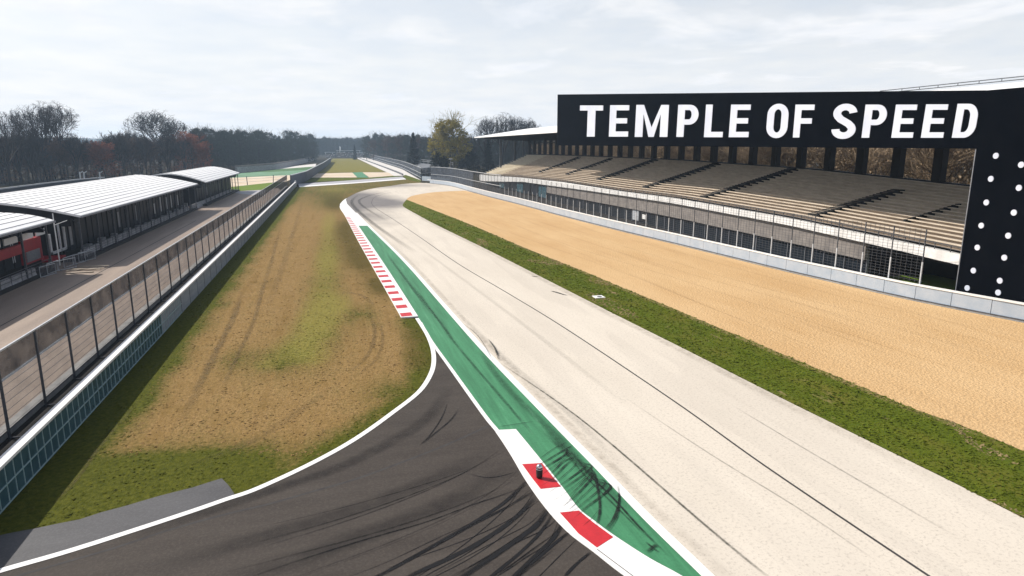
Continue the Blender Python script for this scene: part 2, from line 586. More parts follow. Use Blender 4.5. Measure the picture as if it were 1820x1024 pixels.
# gaussian-like patches on the infield, all in metres along the ground
def blobs(lst):
    out = []
    for px, py, rx, ry, amt in lst:
        x, y, _ = at(px, py)
        out.append((x, y, rx, ry, amt))
    return out


DRYCUT = blobs([(560, 600, 2.0, 6.0, .42), (500, 640, 1.5, 2.8, .55), (590, 440, 1.9, 22, .42), (575, 520, 1.5, 10, .38), (590, 360, 4, 24, .4), (640, 560, 1.2, 3, .5),
                (250, 850, 4, 1.6, .9), (150, 880, 6, 2.6, 1.2), (330, 858, 2.2, .9, .5), (60, 915, 6, 3, 1.2), (690, 700, 1.4, 2.2, .5), (420, 640, 1.0, 2.5, .45)])
LIME = blobs([(585, 400, 1.8, 30, .75), (580, 470, 1.6, 14, .7), (570, 540, 1.6, 7, .62), (520, 620, 1.9, 3.0, .6), (610, 540, 1.2, 4, .5), (560, 580, 1.6, 5, .8), (590, 340, 6, 30, .5), (470, 650, .8, 1.4, .5), (640, 330, 14, 30, .35), (560, 640, 1.2, 2.0, .5)])
OLIVE = blobs([(618, 410, 2.0, 18, 1.2), (645, 460, 1.9, 10, 1.2), (680, 510, 1.5, 5, 1.1), (597, 362, 2.6, 18, 1.1), (600, 345, 5, 16, .35), (640, 332, 10, 8, .5), (735, 600, .9, 3, .8), (740, 640, 1.0, 2.2, .7), (560, 345, 6, 18, .35)])
LINE = [p for p in w1]


def gs(x, y, L):
    return sum(a * math.exp(-((x - bx) / rx) ** 2 - ((y - by) / ry) ** 2) for bx, by, rx, ry, a in L)


def infield_mask(x, y):
    d = min(math.dist((x, y), p) for p in LINE[::3])
    dry = 1.0 - gs(x, y, DRYCUT)
    e = (x + 9.1 + 0.25 * math.sin(y * 0.9)) / 0.7
    dry = min(dry, 0.5 + 0.5 * math.tanh(e))
    dry = min(dry, 0.12 + 0.9 * max(0, min(1, (d - 0.5) / 1.5)))
    dry -= 0.5 * max(0, min(1, (y - 130) / 60))
    return (max(0, min(1, dry)), max(0, min(1, gs(x, y, LIME))), max(0, min(1, gs(x, y, OLIVE))), 1)


KL = cr(g2([(604, 364), (604.5, 371), (613, 384), (632.6, 422), (658, 468), (685, 516), (713, 566)]), 5)        # outer edge of the candy kerb
far_edge = g2([(722, 319), (640, 325.5), (532, 333)])
hair = cr(g2([(604, 364), (614.5, 353.6), (639, 341), (665.6, 334.6), (692, 331), (718, 327), (750, 325)]), 5)
inf = [(WALLW, 12.0), (WALLW, 60), (WALLW, 120), (WALLW, far_edge[2][1])] + [far_edge[1], far_edge[0], at(750, 324.6)[:2]] + hair[::-1] + KL + [p for p in w1[::-1]]
ycut = [14 + 0.9 * k for k in range(0, 36)] + [46 + 2.0 * k for k in range(1, 30)] + [105 + 6 * k for k in range(1, 22)]
infield = sheet("infield_grass", inf, 0.010, M["infield"], infield_mask, [WALLW + 0.9 * k for k in range(1, 22)] + [9, 11, 14, 18, 24], ycut,
                zf=lambda x, y: 0.035 * (mnoise.noise((x * .35, y * .35, 0)) * .5 + .5) if x > WALLW + .3 else 0)
infield["label"] = "patchy brown and green infield grass between the wall and the track"

# service pad at lower left
pad = g2([(-170, 1000), (25, 948), (142, 926), (254, 893), (396, 852), (416, 879), (417, 885.5), (340, 912), (228, 949), (115, 985), (0, 1018), (-170, 1074)])
pad = rough(pad[:6], 0.5, 0.10) + pad[6:]
sheet("asphalt_apron", pad, 0.055, M["pad"])

# pale track
W4 = [(603, 363), (616, 364), (633, 379), (655, 402), (700, 445.5), (735, 482), (775, 527.5), (854, 617), (973, 740), (1063, 831.5), (1150, 922), (1254, 1023), (1330, 1098)]
w4 = cr(g2(W4[2:]), 6)
BR = [(1990, 1006), (1820, 922), (1692, 857), (1537, 781), (1372, 699.5), (1225, 625), (1072, 548.5), (936.4, 479.5), (860, 441), (807.5, 415.5), (768, 396), (735, 378), (718.4, 368.5),
      (716, 363.5), (722.5, 355), (726.7, 351), (738, 347), (769.6, 342), (803, 340), (826.5, 339)]
br = cr(g2(BR), 6)
wall_px = [(760, 326), (801, 331), (837, 341), (873, 351), (915, 361.5), (960, 373.5), (1000, 384.5), (1100, 410), (1200, 434), (1300, 458.5), (1400, 483), (1500, 506), (1600, 529), (1710, 551.5), (1820, 573)]
wallR = cr(g2(wall_px), 6) + [(47.2, 31.0), (48.6, 26.0), (50.2, 20.0)]
pale = hair[::-1][::1]
pale_poly = [at(603, 364)[:2]] + [at(616, 366)[:2]] + [(x - 0.15, y) for x, y in w4] + br + [(x, y) for x, y in cr(g2([(860, 347), (837, 340.5), (801, 330.5), (760, 325.5)]), 3)] + hair[::-1][1:]
STAIN = blobs([(640, 350, 7, 26, 1.1), (700, 330, 16, 14, .7), (625, 372, 2.4, 14, .8), (690, 362, 6, 14, .85), (660, 385, 3.2, 12, .5), (700, 395, 4, 14, .25), (610, 356, 5, 16, .9)])
sheet("pale_track", pale_poly, 0.012, M["track_pale"], lambda x, y: (max(0, min(1, gs(x, y, STAIN))), 0, 0, 1), [-10 + 2 * k for k in range(30)], [80 + 5 * k for k in range(38)])

# gravel trap
GL = [(722.5, 355), (784.4, 379), (847, 404), (930, 440), (1000, 468), (1032, 480.5), (1110, 513.5), (1180, 542), (1250, 572), (1340, 609), (1450, 655), (1562, 701.5), (1626, 728.5), (1724, 763), (1820, 803), (1990, 875)]
gl = cr(g2(GL), 5)
gtop = cr(g2([(722.5, 355), (726.7, 351), (738, 347), (769.6, 342), (803, 340), (826.5, 339)]), 4)
wall_in = [(x - 0.28, y) for x, y in wallR]
gpoly = gl + [(38, 14)] + [p for p in wall_in[::-1] if p[1] < at(840, 343)[1]] + gtop[::-1][:-1]
sheet("gravel_trap", gpoly, 0.020, M["gravel"])
# grass verge
vl = rough(br[:79], 0.5, 0.03)
verge = rough(gl, 0.28, 0.16, 2.0)
tip = cr(g2([(735, 378), (718.4, 368.5), (716, 363.5), (722.5, 355)]), 4)
brv = [p for p in br if p[1] < at(735, 378)[1] + .5]
vpoly = verge + brv + tip[1:-1]
sheet("grass_verge", vpoly, 0.030, M["verge"])
# dark asphalt of the merging track
W2 = [(745, 570), (766, 607), (800, 655), (860, 739), (885, 770), (911, 809), (939, 856), (975, 906), (1014, 948), (1061, 984), (1111, 1023), (1200, 1085)]
w2 = cr(g2(W2), 5)
asp = w1[: len(w1) - 4] + [p for p in w2 if p[1] < at(766, 607)[1]] + [(6, 12), (-18, 12)]
sheet("dark_track", asp, 0.052, M["asphalt"])
# green strip
KR = [(885, 767), (917, 765.5), (964, 823), (997, 865), (1028, 906), (1055, 928), (1090, 954), (1153, 995), (1206, 1024), (1290, 1075)]
kr = cr(g2(KR[1:]), 5)
green_poly = [p for p in cr(g2([(634, 402), (660, 443), (690, 490), (743, 565), (766, 606), (800, 653), (862, 739), (886, 767)]), 4)] + kr + [p for p in w4[::-1] if p[1] < at(654, 402)[1]]
sheet("green_strip", green_poly, 0.058, M["green"])


def stroke(name, pts, wid, z, m, taper=False):
    """painted line along a ground polyline"""
    mb = MB()
    n = len(pts)
    for j in range(n):
        a, b = pts[max(0, j - 1)], pts[min(n - 1, j + 1)]
        dx, dy = b[0] - a[0], b[1] - a[1]
        l = math.hypot(dx, dy) or 1
        nx, ny = -dy / l * wid / 2, dx / l * wid / 2
        mb.v += [(pts[j][0] + nx, pts[j][1] + ny, z), (pts[j][0] - nx, pts[j][1] - ny, z)]
    for j in range(n - 1):
        mb.f.append((2 * j + 1, 2 * j + 3, 2 * j + 2, 2 * j))
        mb.m.append(0)
    o = mb.build(name, m)
    o["kind"] = "structure"
    return o


stroke("white_edge_line", w1, 0.26, 0.066, M["white_paint"])
stroke("white_boundary_line", [p for p in w2 if p[1] > at(888, 772)[1] and p[1] < at(747, 571)[1]], 0.20, 0.070, M["white_paint"])
stroke("white_track_line", [p for p in w4], 0.36, 0.066, M["white_paint"])
# solid white wedge before the green strip
wedge = g2([(604, 364), (614.5, 353.8), (617, 363), (632.6, 379), (656, 402), (634, 402), (626, 391), (612, 375.5), (606, 367)])
sheet("white_wedge", wedge, 0.062, M["white_paint"])
stroke("white_wedge_line", [(x + .12, y) for x, y in hair[:6]], 0.3, 0.063, M["white_paint"])

# candy kerb: white body with red blocks
def xat(poly, y):
    q = sorted(poly, key=lambda p: p[1])
    return lerp_tab([(p[1], p[0]) for p in q], y)


kin = g2([(606, 366), (633, 402), (736, 565), (743, 565)])
KIN = cr(g2([(610, 371), (620, 384), (634, 403), (660, 443), (690, 490), (736, 565)]), 5)
y0, y1 = at(713, 566)[1], at(606, 366)[1]
kb = MB()
L_, R_ = [], []
ys = [y0 + (y1 - y0) * k / 60 for k in range(61)]
poly = [(xat(KL, y), y) for y in ys] + [(xat(KIN, y) + 0.30, y) for y in ys[::-1]]
kb.poly_prism(poly, 0.0, 0.085, 0)
yy = y0 + 0.15
k = 0
while yy < y0 + 72:
    h = 1.05
    kb.hexa([(xat(KL, yy) + .05, yy, .07), (xat(KIN, yy) - .05, yy + .1, .07), (xat(KIN, yy + h) - .05, yy + h + .1, .07), (xat(KL, yy + h) + .05, yy + h, .07)],
            [(xat(KL, yy) + .05, yy, .091), (xat(KIN, yy) - .05, yy + .1, .091), (xat(KIN, yy + h) - .05, yy + h + .1, .091), (xat(KL, yy + h) + .05, yy + h, .091)], 1)
    yy += 2.55
o = kb.build("striped_kerb", [M["white_paint"], M["red_paint"]])
o["kind"] = "structure"
# near kerb
kn = MB()
near_left = [p for p in w2 if p[1] <= at(885, 768)[1]]
poly = [(x - .10, y) for x, y in near_left] + kr[::-1] + [at(885, 767)[:2]]
kn.poly_prism(poly, 0.0, 0.075, 0)
red1 = g2([(928, 825), (963, 823), (980, 844.5), (997, 865), (961, 869), (946, 850)], .08)
red2 = g2([(995, 911), (1029, 907.5), (1055, 929), (1090, 954.5), (1061, 973), (1028, 948), (1014, 932)], .08)
for rp in (red1, red2):
    kn.poly_prism(rp[::-1], 0.06, 0.0825, 1)
o = kn.build("kerb", [M["white_paint"], M["red_paint"]])
o["kind"] = "structure"
stroke("kerb_joint", g2([(1061, 976), (1085, 994), (1128, 1026)], .08), 0.025, 0.0835, M["crack"])

# construction joints and cracks
stroke("track_joint", cr(g2([(712, 339.5), (697, 341.5), (682, 345), (665.6, 351), (660.7, 359.4), (662, 364), (669, 371), (702, 392), (746.5, 422), (812.5, 468), (900, 520), (1000, 581), (1190, 708), (1360, 829), (1659, 1030), (1760, 1095)]), 6), 0.10, 0.016, M["crack"])
stroke("asphalt_joint", cr(g2([(868, 759), (800, 790), (720, 822), (635, 853), (560, 875), (480, 898), (400, 917), (300, 945), (200, 978), (100, 1007), (0, 1036)]), 4), 0.11, 0.056, M["crack"])


def marks(name, specs, m, z):
    """soft-edged tyre marks: (pixel track, width, strength)"""
    mb = MB()
    for q, (pts, wid, st) in enumerate(specs):
        P = cr(g2(pts), 6) if len(pts[0]) == 2 else pts
        n = len(P)
        i = len(mb.v)
        for j in range(n):
            a, b = P[max(0, j - 1)], P[min(n - 1, j + 1)]
            dx, dy = b[0] - a[0], b[1] - a[1]
            l = math.hypot(dx, dy) or 1
            nx, ny = -dy / l * wid / 2, dx / l * wid / 2
            e = st * min(1.0, 3.5 * min(j + .15, n - 1 - j + .15) / n)
            zz = z + q * 0.00012
            mb.v += [(P[j][0] + nx, P[j][1] + ny, zz), (P[j][0] + nx * .35, P[j][1] + ny * .35, zz), (P[j][0] - nx * .35, P[j][1] - ny * .35, zz), (P[j][0] - nx, P[j][1] - ny, zz)]
            mb.c += [(0, 0, 0, 1), (e, e, e, 1), (e, e, e, 1), (0, 0, 0, 1)]
        for j in range(n - 1):
            for k in range(3):
                mb.f.append((i + 4 * j + k + 1, i + 4 * j + 4 + k + 1, i + 4 * j + 4 + k, i + 4 * j + k))
                mb.m.append(0)
    o = mb.build(name, m)
    o["kind"] = "structure"
    return o


SKB = [
    [(940, 853), (900, 893), (850, 927), (790, 962), (690, 1018), (600, 1060)], [(952, 885), (925, 915), (880, 950), (820, 985), (740, 1022), (690, 1050)],
    [(975, 905), (955, 935), (915, 965), (865, 1000), (790, 1050)], [(1000, 932), (985, 958), (958, 985), (920, 1022), (890, 1050)], [(1016, 945), (985, 970), (950, 1000), (915, 1030), (890, 1050)],
    [(930, 838), (880, 868), (800, 905), (680, 948), (540, 990), (400, 1030)], [(905, 800), (840, 840), (740, 880), (600, 925), (430, 970)]]
sr_ = random.Random(17)
SKX = []
for base in SKB:
    for _ in range(3):
        dx, dy, bend = sr_.uniform(-14, 18), sr_.uniform(-12, 14), sr_.uniform(-6, 6)
        SKX.append(([(x + dx + bend * (k - 1), y + dy + 1.4 * bend * (k - 1)) for k, (x, y) in enumerate(base)][sr_.choice([0, 0, 1]):], sr_.choice([.05, .06, .08, .10]), sr_.uniform(.25, .7) if base in SKB[:5] else sr_.uniform(.12, .3)))
SKX = [(q, w, a) for q, w, a in SKX if q[0][0] < 1010 or q[0][1] > 935]
marks("tyre_marks", SKX + [
    ([(940, 853), (900, 893), (850, 927), (790, 962), (690, 1018), (600, 1060)], .20, 1.0),
    ([(958, 870), (900, 905), (840, 936), (770, 975), (700, 1010)], .16, .6),
    ([(952, 885), (925, 915), (880, 950), (820, 985), (740, 1022), (690, 1050)], .24, 1.0),
    ([(975, 905), (955, 935), (915, 965), (865, 1000), (790, 1050)], .28, 1.0),
    ([(983, 915), (960, 950), (925, 985), (880, 1022), (850, 1045)], .16, .8),
    ([(1000, 932), (985, 958), (958, 985), (920, 1022), (890, 1050)], .20, .9),
    ([(1016, 945), (985, 970), (950, 1000), (915, 1030)], .16, .8),
    ([(1050, 985), (1025, 1005), (1000, 1032)], .14, .9),
    ([(945, 862), (900, 880), (840, 900), (760, 930), (640, 965), (520, 1003), (430, 1035)], .10, .45),
    ([(795, 720), (785, 745), (765, 775), (745, 795)], .10, .5), ([(815, 730), (800, 750), (770, 775), (750, 792)], .14, .4),
    ([(835, 845), (860, 851), (885, 850), (915, 842)], .06, .6),
    ([(700, 790), (600, 835), (480, 875), (330, 925), (200, 968)], .8, .2), ([(880, 800), (780, 850), (640, 905), (440, 965), (250, 1020)], 1.1, .16),
    ([(920, 830), (820, 885), (700, 935), (560, 985), (400, 1035)], 1.2, .18), ([(800, 690), (760, 745), (690, 790), (600, 830)], .9, .15),
], M["skid"], 0.0560)
sk = []
for k in range(15):
    t = k / 14
    a = (955 + 75 * t, 822 + 92 * t)
    b = (985 + 80 * t + 8 * math.sin(k), 800 + 82 * t)
    c = (1006 + 55 * t + 8 * math.sin(2 * k), 790 + 78 * t)
    if k > 7:
        c = (c[0] - 2, c[1] - 8)
        b = (b[0] + 12, b[1] - 12)
    sk.append(([a, b, c], .045 + .035 * (k % 3), .7 + .4 * ((k * 7) % 5) / 5))
    if k % 2:
        sk.append(([(a[0] - 22, a[1] + 14), a, (a[0] + 8, a[1] - 7)], .035, .35))
sk += [([(1075, 945), (1090, 925), (1100, 895), (1098, 865)], .10, 1.0), ([(1060, 940), (1066, 905), (1060, 860), (1054, 838)], .12, 1.0), ([(1080, 948), (1097, 920), (1101, 880)], .07, .8),
       ([(1015, 805), (1050, 850), (1090, 890), (1140, 945), (1190, 995)], .12, .7), ([(1000, 800), (1040, 850), (1095, 905), (1150, 960)], .10, .5),
       ([(960, 760), (1000, 800), (1060, 855), (1120, 915)], .5, .35), ([(850, 625), (900, 690), (980, 770), (1060, 850)], .5, .3), ([(790, 590), (840, 650), (900, 720), (960, 790)], .22, .35),
       ([(1150, 985), (1160, 977), (1167, 972)], .16, .9), ([(1147, 967), (1160, 978), (1172, 987)], .10, .8), ([(1000, 905), (1012, 893), (1024, 876)], .03, .6), ([(1008, 912), (1024, 898), (1036, 880)], .03, .6), ([(1020, 925), (1036, 912), (1050, 897)], .035, .5), ([(1035, 940), (1052, 925), (1064, 910)], .035, .5), ([(735, 510), (775, 565), (815, 620)], .25, .4), ([(885, 762), (950, 752)], .05, .9),
       ([(690, 455), (730, 510), (780, 575)], .35, .35), ([(868, 605), (880, 622), (886, 642)], .14, .9), ([(820, 575), (850, 600), (880, 650)], .10, .4)]
marks("scuff_marks", sk, M["scuff"], 0.0862)
marks("track_scuffs", [([(980, 517.5), (992, 521), (1009, 526)], .30, 1.0), ([(945, 491), (957, 492.5)], .34, .9), ([(880, 640), (1025, 740), (1260, 940), (1370, 1030)], .14, .55),
                       ([(1100, 700), (1250, 800), (1420, 905), (1560, 1000)], .10, .25), ([(1300, 720), (1450, 810), (1700, 955)], .12, .25),
                       ([(820, 560), (900, 640), (1010, 735), (1120, 845)], .5, .12), ([(640, 345), (625, 360), (660, 395), (740, 450)], 1.0, .35), ([(700, 337), (650, 350), (640, 362), (690, 395)], .8, .35),
                       ([(690, 400), (800, 480), (960, 600), (1150, 750)], .5, .08)], M["scuff"], 0.0185)
gg = []
for off in (0.16, .33, .5, .62, .8):
    pts = []
    for y in (24, 32, 42, 56, 75, 100, 130):
        a, b = xat(gl, y), xat(wallR, y)
        pts.append((a + (b - a) * (off + .03 * math.sin(y * .1 + off * 9)), y, 0))
    gg.append((pts, .13, .5))
marks("gravel_grooves", gg, M["groove"], 0.0245)
marks("grass_ruts", [([(430, 520), (416, 563), (372, 650), (322, 753)], .55, 1.0), ([(470, 500), (454, 563), (416, 646), (396, 690)], .4, .8), ([(500, 400), (478, 480), (450, 560)], .5, .6),
                     ([(655, 555), (666, 590), (655, 630), (620, 665)], .35, .9), ([(668, 560), (680, 600), (668, 640), (630, 672)], .3, .7), ([(590, 690), (520, 740), (440, 790), (330, 830)], .7, .5),
                     ([(540, 350), (510, 450), (470, 560)], .8, .4), ([(255, 705), (178, 797), (140, 850), (95, 900)], .22, .8), ([(605, 520), (640, 525), (665, 545)], .5, .7)], M["rut"], 0.062)

edge = [(x - .35, y, 0) for x, y in br[8:78:3]]
marks("edge_dirt", [(edge, .8, .35), ([(x - .25, y, 0) for x, y in gl[::3]], .5, 0.0001), ([(x + .55, y, 0) for x, y in w4[::3]], .5, .35)], mark_mat("edge_dirt", (0.16, 0.125, 0.085), 0.7, 1.6, 0.9), 0.0192)
marks("gravel_spill", [([(x - .22, y, 0) for x, y in gl[::2]], .75, .8)], mark_mat("gravel_spill", (0.50, 0.34, 0.17), 0.8, 4.5, 1.05), 0.0335)
# drain plate lying on the verge
dp = thing("drain_cover", at(1064, 529, .03), "small pale square drain cover set in the grass verge beside the pale track", "drain cover")
b = MB()
x, y, _ = at(1064, 529)
b.box(x - .42, x + .42, y - .42, y + .42, .0, .09)
b.build("slab", M["white_paint"], dp)
b = MB()
b.tube([(x + .05, y - .05, .088), (x + .05, y - .05, .10)], .2, 14, cap=True)
b.build("lid", M["dark_steel"], dp)

# marker post on the red kerb block
mx, my, _ = at(958.5, 853)
mk = thing("marker_post", (mx, my, .08), "small black rounded marker post with a shiny top standing on the red kerb block", "marker post")
b = MB()
b.tube([(mx, my, .08), (mx, my, .10), (mx, my, .14), (mx, my, .34), (mx, my, .50), (mx, my, .565), (mx, my, .59)], [.075, .10, .115, .125, .118, .085, .03], 16, cap=True)
b.build("body", M["rubber_black"], mk, smooth=True)
b = MB()
b.tube([(mx, my, .50), (mx, my, .53), (mx, my, .60), (mx, my, .63)], [.121, .122, .08, .02], 16, cap=True)
b.build("cap", M["chrome"], mk, smooth=True)
b = MB()
b.tube([(mx, my, .44), (mx, my, .465)], .126, 16)
b.build("band", M["pale_steel"], mk)

# ------------------------------------------------------------------ left side
sr = [(-27.0, 14), (-14.1, 14), (-14.1, 196), (-16, 210), (-20.5, 216), (-27.5, 215), (-31, 205), (-31, 120), (-33, 118), (-33, 14)]
sheet("service_road", sr, 0.014, M["service"])
sheet("dark_strip", [(-14.05, 14), (-11.6, 14), (-11.6, 214), (-14.05, 200)], 0.018, M["dirt"])
# grey edge line on the service road
stroke("service_road_line", [(-22.6, 14), (-22.6, 120)], .10, .022, M["crack"])

lw = thing("barrier_wall", (WALLW, 20, 0), "long low wall with white cap and teal glazed panels nearest the camera, left of the infield", "wall")
b = MB()
b.box(WALLW - .16, WALLW + .10, 46, 217, 0, 1.42)
b.build("concrete_wall", M["wall_grey"], lw)
b = MB()
b.box(WALLW - .16, WALLW + .10, 13, 46, 0, 1.42)
b.build("glazed_panel", M["teal_glass"], lw)
b = MB()
b.box(WALLW - .22, WALLW + .16, 13, 217.2, 1.42, 1.53)
b.build("cap", M["white_paint"], lw)
b = MB()
k = 0
y = 13.2
while y < 52:
    b.box(WALLW + .10, WALLW + .125, y - .014, y + .014, .09, 1.42)
    y += .62
for z in (.06, .72):
    b.box(WALLW + .10, WALLW + .135, 13, 52, z, z + .035)
b.build("glazing_bars", M["teal_rail"], lw)
b = MB()
y = 52
while y < 217:
    b.box(WALLW + .10, WALLW + .112, y - .03, y + .03, .0, 1.42)
    y += 3.1
b.build("panel_joint", M["crack"], lw)
b = MB()
b.box(WALLW - .25, WALLW + .2, 217.2, 217.7, 0, 1.9)
b.build("end_post", M["white_paint"], lw)

FW = -13.75
lf = thing("catch_fence", (FW, 20, 0), "tall debris fence with dark netting between the service road and the low wall", "fence")
py = 15.5
while py < 216:
    b = MB()
    b.bar((FW, py, 0.0), (FW, py, 3.74), .08, .11)
    b.bar((FW + .02, py, .04), (FW + .55, py, .04), .05, .05)
    b.build("post", M["dark_steel"], lf)
    py += 3.72
b = MB()
b.bar((FW, 13, 3.74), (FW, 217, 3.74), .075)
b.build("top_rail", M["pale_steel"], lf)
b = MB()
b.bar((FW - .08, 13, 2.48), (FW - .08, 217, 2.48), .085)
b.build("mid_rail", M["pale_steel"], lf)
b = MB()
b.face([(FW - .06, 13, 2.52), (FW - .06, 217, 2.52), (FW - .06, 217, 3.66), (FW - .06, 13, 3.66)])
b.build("shade_net", M["shade_net"], lf)
b = MB()
b.face([(FW - .06, 13, .3), (FW - .06, 217, .3), (FW - .06, 217, 2.44), (FW - .06, 13, 2.44)])
b.build("wire_net", M["wire_net"], lf)
b = MB()
for z in (.45, .8, 1.15, 1.5, 1.85, 2.2):
    b.bar((FW - .05, 13, z), (FW - .05, 217, z), .014)
b.build("cable", M["dark_steel"], lf)
b = MB()
b.box(FW - .55, FW - .12, 13, 217, 0, .32)
b.build("plinth", M["concrete"], lf)

# fence that continues along the far straight
s0 = 218.0
far_pts = [(WALLW - 1.4, s0)] + [at(px, py)[:2] for px, py in ((545, 322), (560, 311), (575, 300.5), (588, 288.5))]
ff = thing("board_fence", (far_pts[0][0], far_pts[0][1], 0), "dark blue-grey boarded fence with pale top edge running down the far straight", "fence")
b = MB()
b.ribbon(far_pts, .3, 0, 3.4)
b.build("board_panel", M["far_net"] if False else mat("navy_board", (0.075, 0.09, 0.12), (0.05, 0.06, 0.085), .4, .7), ff)
b = MB()
b.ribbon(far_pts, .42, 3.4, 3.62)
b.build("top_edge", M["pale_steel"], ff)


# barrier blocks
def barrier_proto(L, label, group, loc):
    t = thing("concrete_barrier", loc, label, "barrier", group)
    b = MB()
    prof = [(-.32, 0), (.32, 0), (.30, .18), (.16, .5), (.13, 1.02), (-.13, 1.02), (-.16, .5), (-.30, .18)]
    n = len(prof)
    for y in (0.02, L - .02):
        b.v += [(p, y, q) for p, q in prof]
    b.f.append(tuple(range(n)))
    b.f.append(tuple(reversed(range(n, 2 * n))))
    for k in range(n):
        k2 = (k + 1) % n
        b.f.append((k, n + k, n + k2, k2))
    b.m = [0] * len(b.f)
    b.build("block", M["old_concrete"], t, world=False)
    b = MB()
    b.bar((.10, L / 2, 1.0), (.10, L / 2, 1.06), .3, .06)
    b.build("lifting_loop", M["steel"], t, world=False)
    return t


bp = None
def barrier_row(y0, y1, x, label, group, step=2.0):
    global bp
    y = y0
    while y < y1 - .5:
        if bp is None:
            bp = barrier_proto(step, label, group, (x, y, 0))
        else:
            dup(bp, (x, y, 0), R(rnd.uniform(-.5, .5)), (1, 1, 1), label, group)
        y += step


barrier_row(81, 136, -27.0, "weathered grey concrete barrier block in the row before the long white-roofed pavilion", "barrier blocks before the long pavilion")
barrier_row(52, 69.5, -27.5, "dark grey concrete barrier block beside the red stall at the left picture edge", "barrier blocks beside the red stall")
pA, pB = at(337, 374), at(411.5, 343.5)
barrier_row(pA[1], pB[1], (pA[0] + pB[0]) / 2, "grey barrier block in the row before the farther white-roofed pavilion", "barrier blocks before the far pavilion")

# pavilions
def pavilion(name, label, y0, y1, prof, wall_dx, nwin, seed):
    """prof: (x, z) of the roof from eave to back"""
    rr = random.Random(seed)
    ex, ez = prof[0]
    bx, bz = prof[-1]
    t = thing(name, (ex - 3, y0, 0), label, "pavilion")
    P = cr(prof, 5)
    # roof shell with seams
    b = MB()
    th = .22
    n = len(P)
    for y in (y0, y1):
        b.v += [(x, y, z) for x, z in P] + [(x, y, z - th) for x, z in P]
    for k in range(n - 1):
        b.f += [(k, k + 1, 2 * n + k + 1, 2 * n + k), (n + k + 1, n + k, 3 * n + k, 3 * n + k + 1), (k + 1, k, n + k, n + k + 1), (2 * n + k, 2 * n + k + 1, 3 * n + k + 1, 3 * n + k)]
        b.m += [0, 1, 0, 0]
    b.f += [(0, 2 * n, 3 * n, n), (2 * n - 1, 4 * n - 1, 3 * n - 1, n - 1)]
    b.m += [0, 0]
    rx = sorted(P)
    x = ex - .55
    while x > bx + .3:
        z = lerp_tab(rx, x)
        b.box(x - .022, x + .022, y0 + .02, y1 - .02, z - .02, z + .035, 1)
        x -= .86
    rf = b.build("roof", [M["white_metal"], M["seam"]], t)
    b = MB()
    b.bar((ex + .06, y0, ez - .16), (ex + .06, y1, ez - .16), .12, .16)
    b.build("gutter", M["steel"], rf)
    # gable ends
    for y in (y0 + .35, y1 - .35):
        b = MB()
        pts = [(x, z - th - .02) for x, z in P if x < ex - .6]
        i = len(b.v)
        lo = ez - 1.15
        for x, z in pts:
            b.v += [(x, y - .06, z), (x, y - .06, min(z - .05, lo)), (x, y + .06, z), (x, y + .06, min(z - .05, lo))]
        for k in range(len(pts) - 1):
            a, c = i + 4 * k, i + 4 * k + 4
            b.f += [(a, c, c + 1, a + 1), (a + 2, a + 3, c + 3, c + 2), (a + 1, c + 1, c + 3, a + 3)]
            b.m += [0, 0, 0]
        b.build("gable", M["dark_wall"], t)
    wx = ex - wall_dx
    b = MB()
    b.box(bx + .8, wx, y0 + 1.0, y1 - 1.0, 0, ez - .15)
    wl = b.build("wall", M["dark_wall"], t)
    # glazing between mullions
    L = (y1 - y0 - 3.0) / nwin
    for k in range(nwin):
        ya = y0 + 1.5 + k * L
        b = MB()
        b.box(wx, wx + .06, ya + .12, ya + L - .12, .9, ez - .9)
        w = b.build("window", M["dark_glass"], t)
        b = MB()
        for q in (ya + .12, ya + L / 2, ya + L - .12):
            b.box(wx + .06, wx + .12, q - .04, q + .04, .86, ez - .86)
        b.box(wx + .062, wx + .115, ya + .10, ya + L - .10, .80, .90)
        b.box(wx + .062, wx + .115, ya + .10, ya + L - .10, ez - .90, ez - .82)
        b.build("frame", M["dark_wall"], w)
        if rr.random() < (.35 if k < nwin * .6 else .9):
            b = MB()
            q = ya + rr.uniform(.4, L - 1.2)
            b.box(wx + .062, wx + .075, q, q + rr.uniform(.4, .8), 1.4, ez - rr.uniform(1.2, 2.0))
            b.build("blind", M["steel"] if k < nwin * .6 else M["pale_steel"], w)
    y = y0 + .9
    while y < y1:
        b = MB()
        b.bar((ex - .5, y, 0), (ex - .5, y, ez - .2), .16)
        b.bar((ex - .5, y, ez - 1.0), (ex - 1.6, y, ez - .1), .09)
        b.build("column", M["dark_steel"], t)
        y += (y1 - y0 - 1.8) / max(2, round((y1 - y0) / 6.0))
    # railing along the deck
    b = MB()
    b.box(wx, ex - .3, y0 + .6, y1 - .6, 0, .35)
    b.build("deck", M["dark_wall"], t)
    b = MB()
    for z in (.75, 1.05, 1.35):
        b.bar((ex - .4, y0 + .6, z), (ex - .4, y1 - .6, z), .04)
    y = y0 + .7
    while y < y1 - .6:
        b.bar((ex - .4, y, .3), (ex - .4, y, 1.37), .04)
        y += 2.0
    b.build("railing", M["dark_steel"], t)
    return t


pv1 = pavilion("pavilion", "long open pavilion with curved white seamed roof, middle of the three on the left", 78.6, 142.8, [(-25.9, 5.0), (-29.3, 5.85), (-33.0, 6.5), (-36.3, 6.85), (-38.5, 6.6)], 2.6, 16, 1)
pv2 = pavilion("pavilion", "farther small pavilion with arched white roof, at the end of the service road", 149.6, 202, [(-25.5, 5.0), (-28.5, 6.05), (-31.5, 6.7), (-34, 6.7), (-36.5, 6.25)], 2.4, 9, 2)
pv0 = pavilion("pavilion", "nearest pavilion with low white roof, cut by the left picture edge", 40, 74.3, [(-26.8, 5.0), (-28.5, 5.5), (-30.5, 5.8), (-33, 5.9), (-36, 5.7)], 2.6, 8, 3)
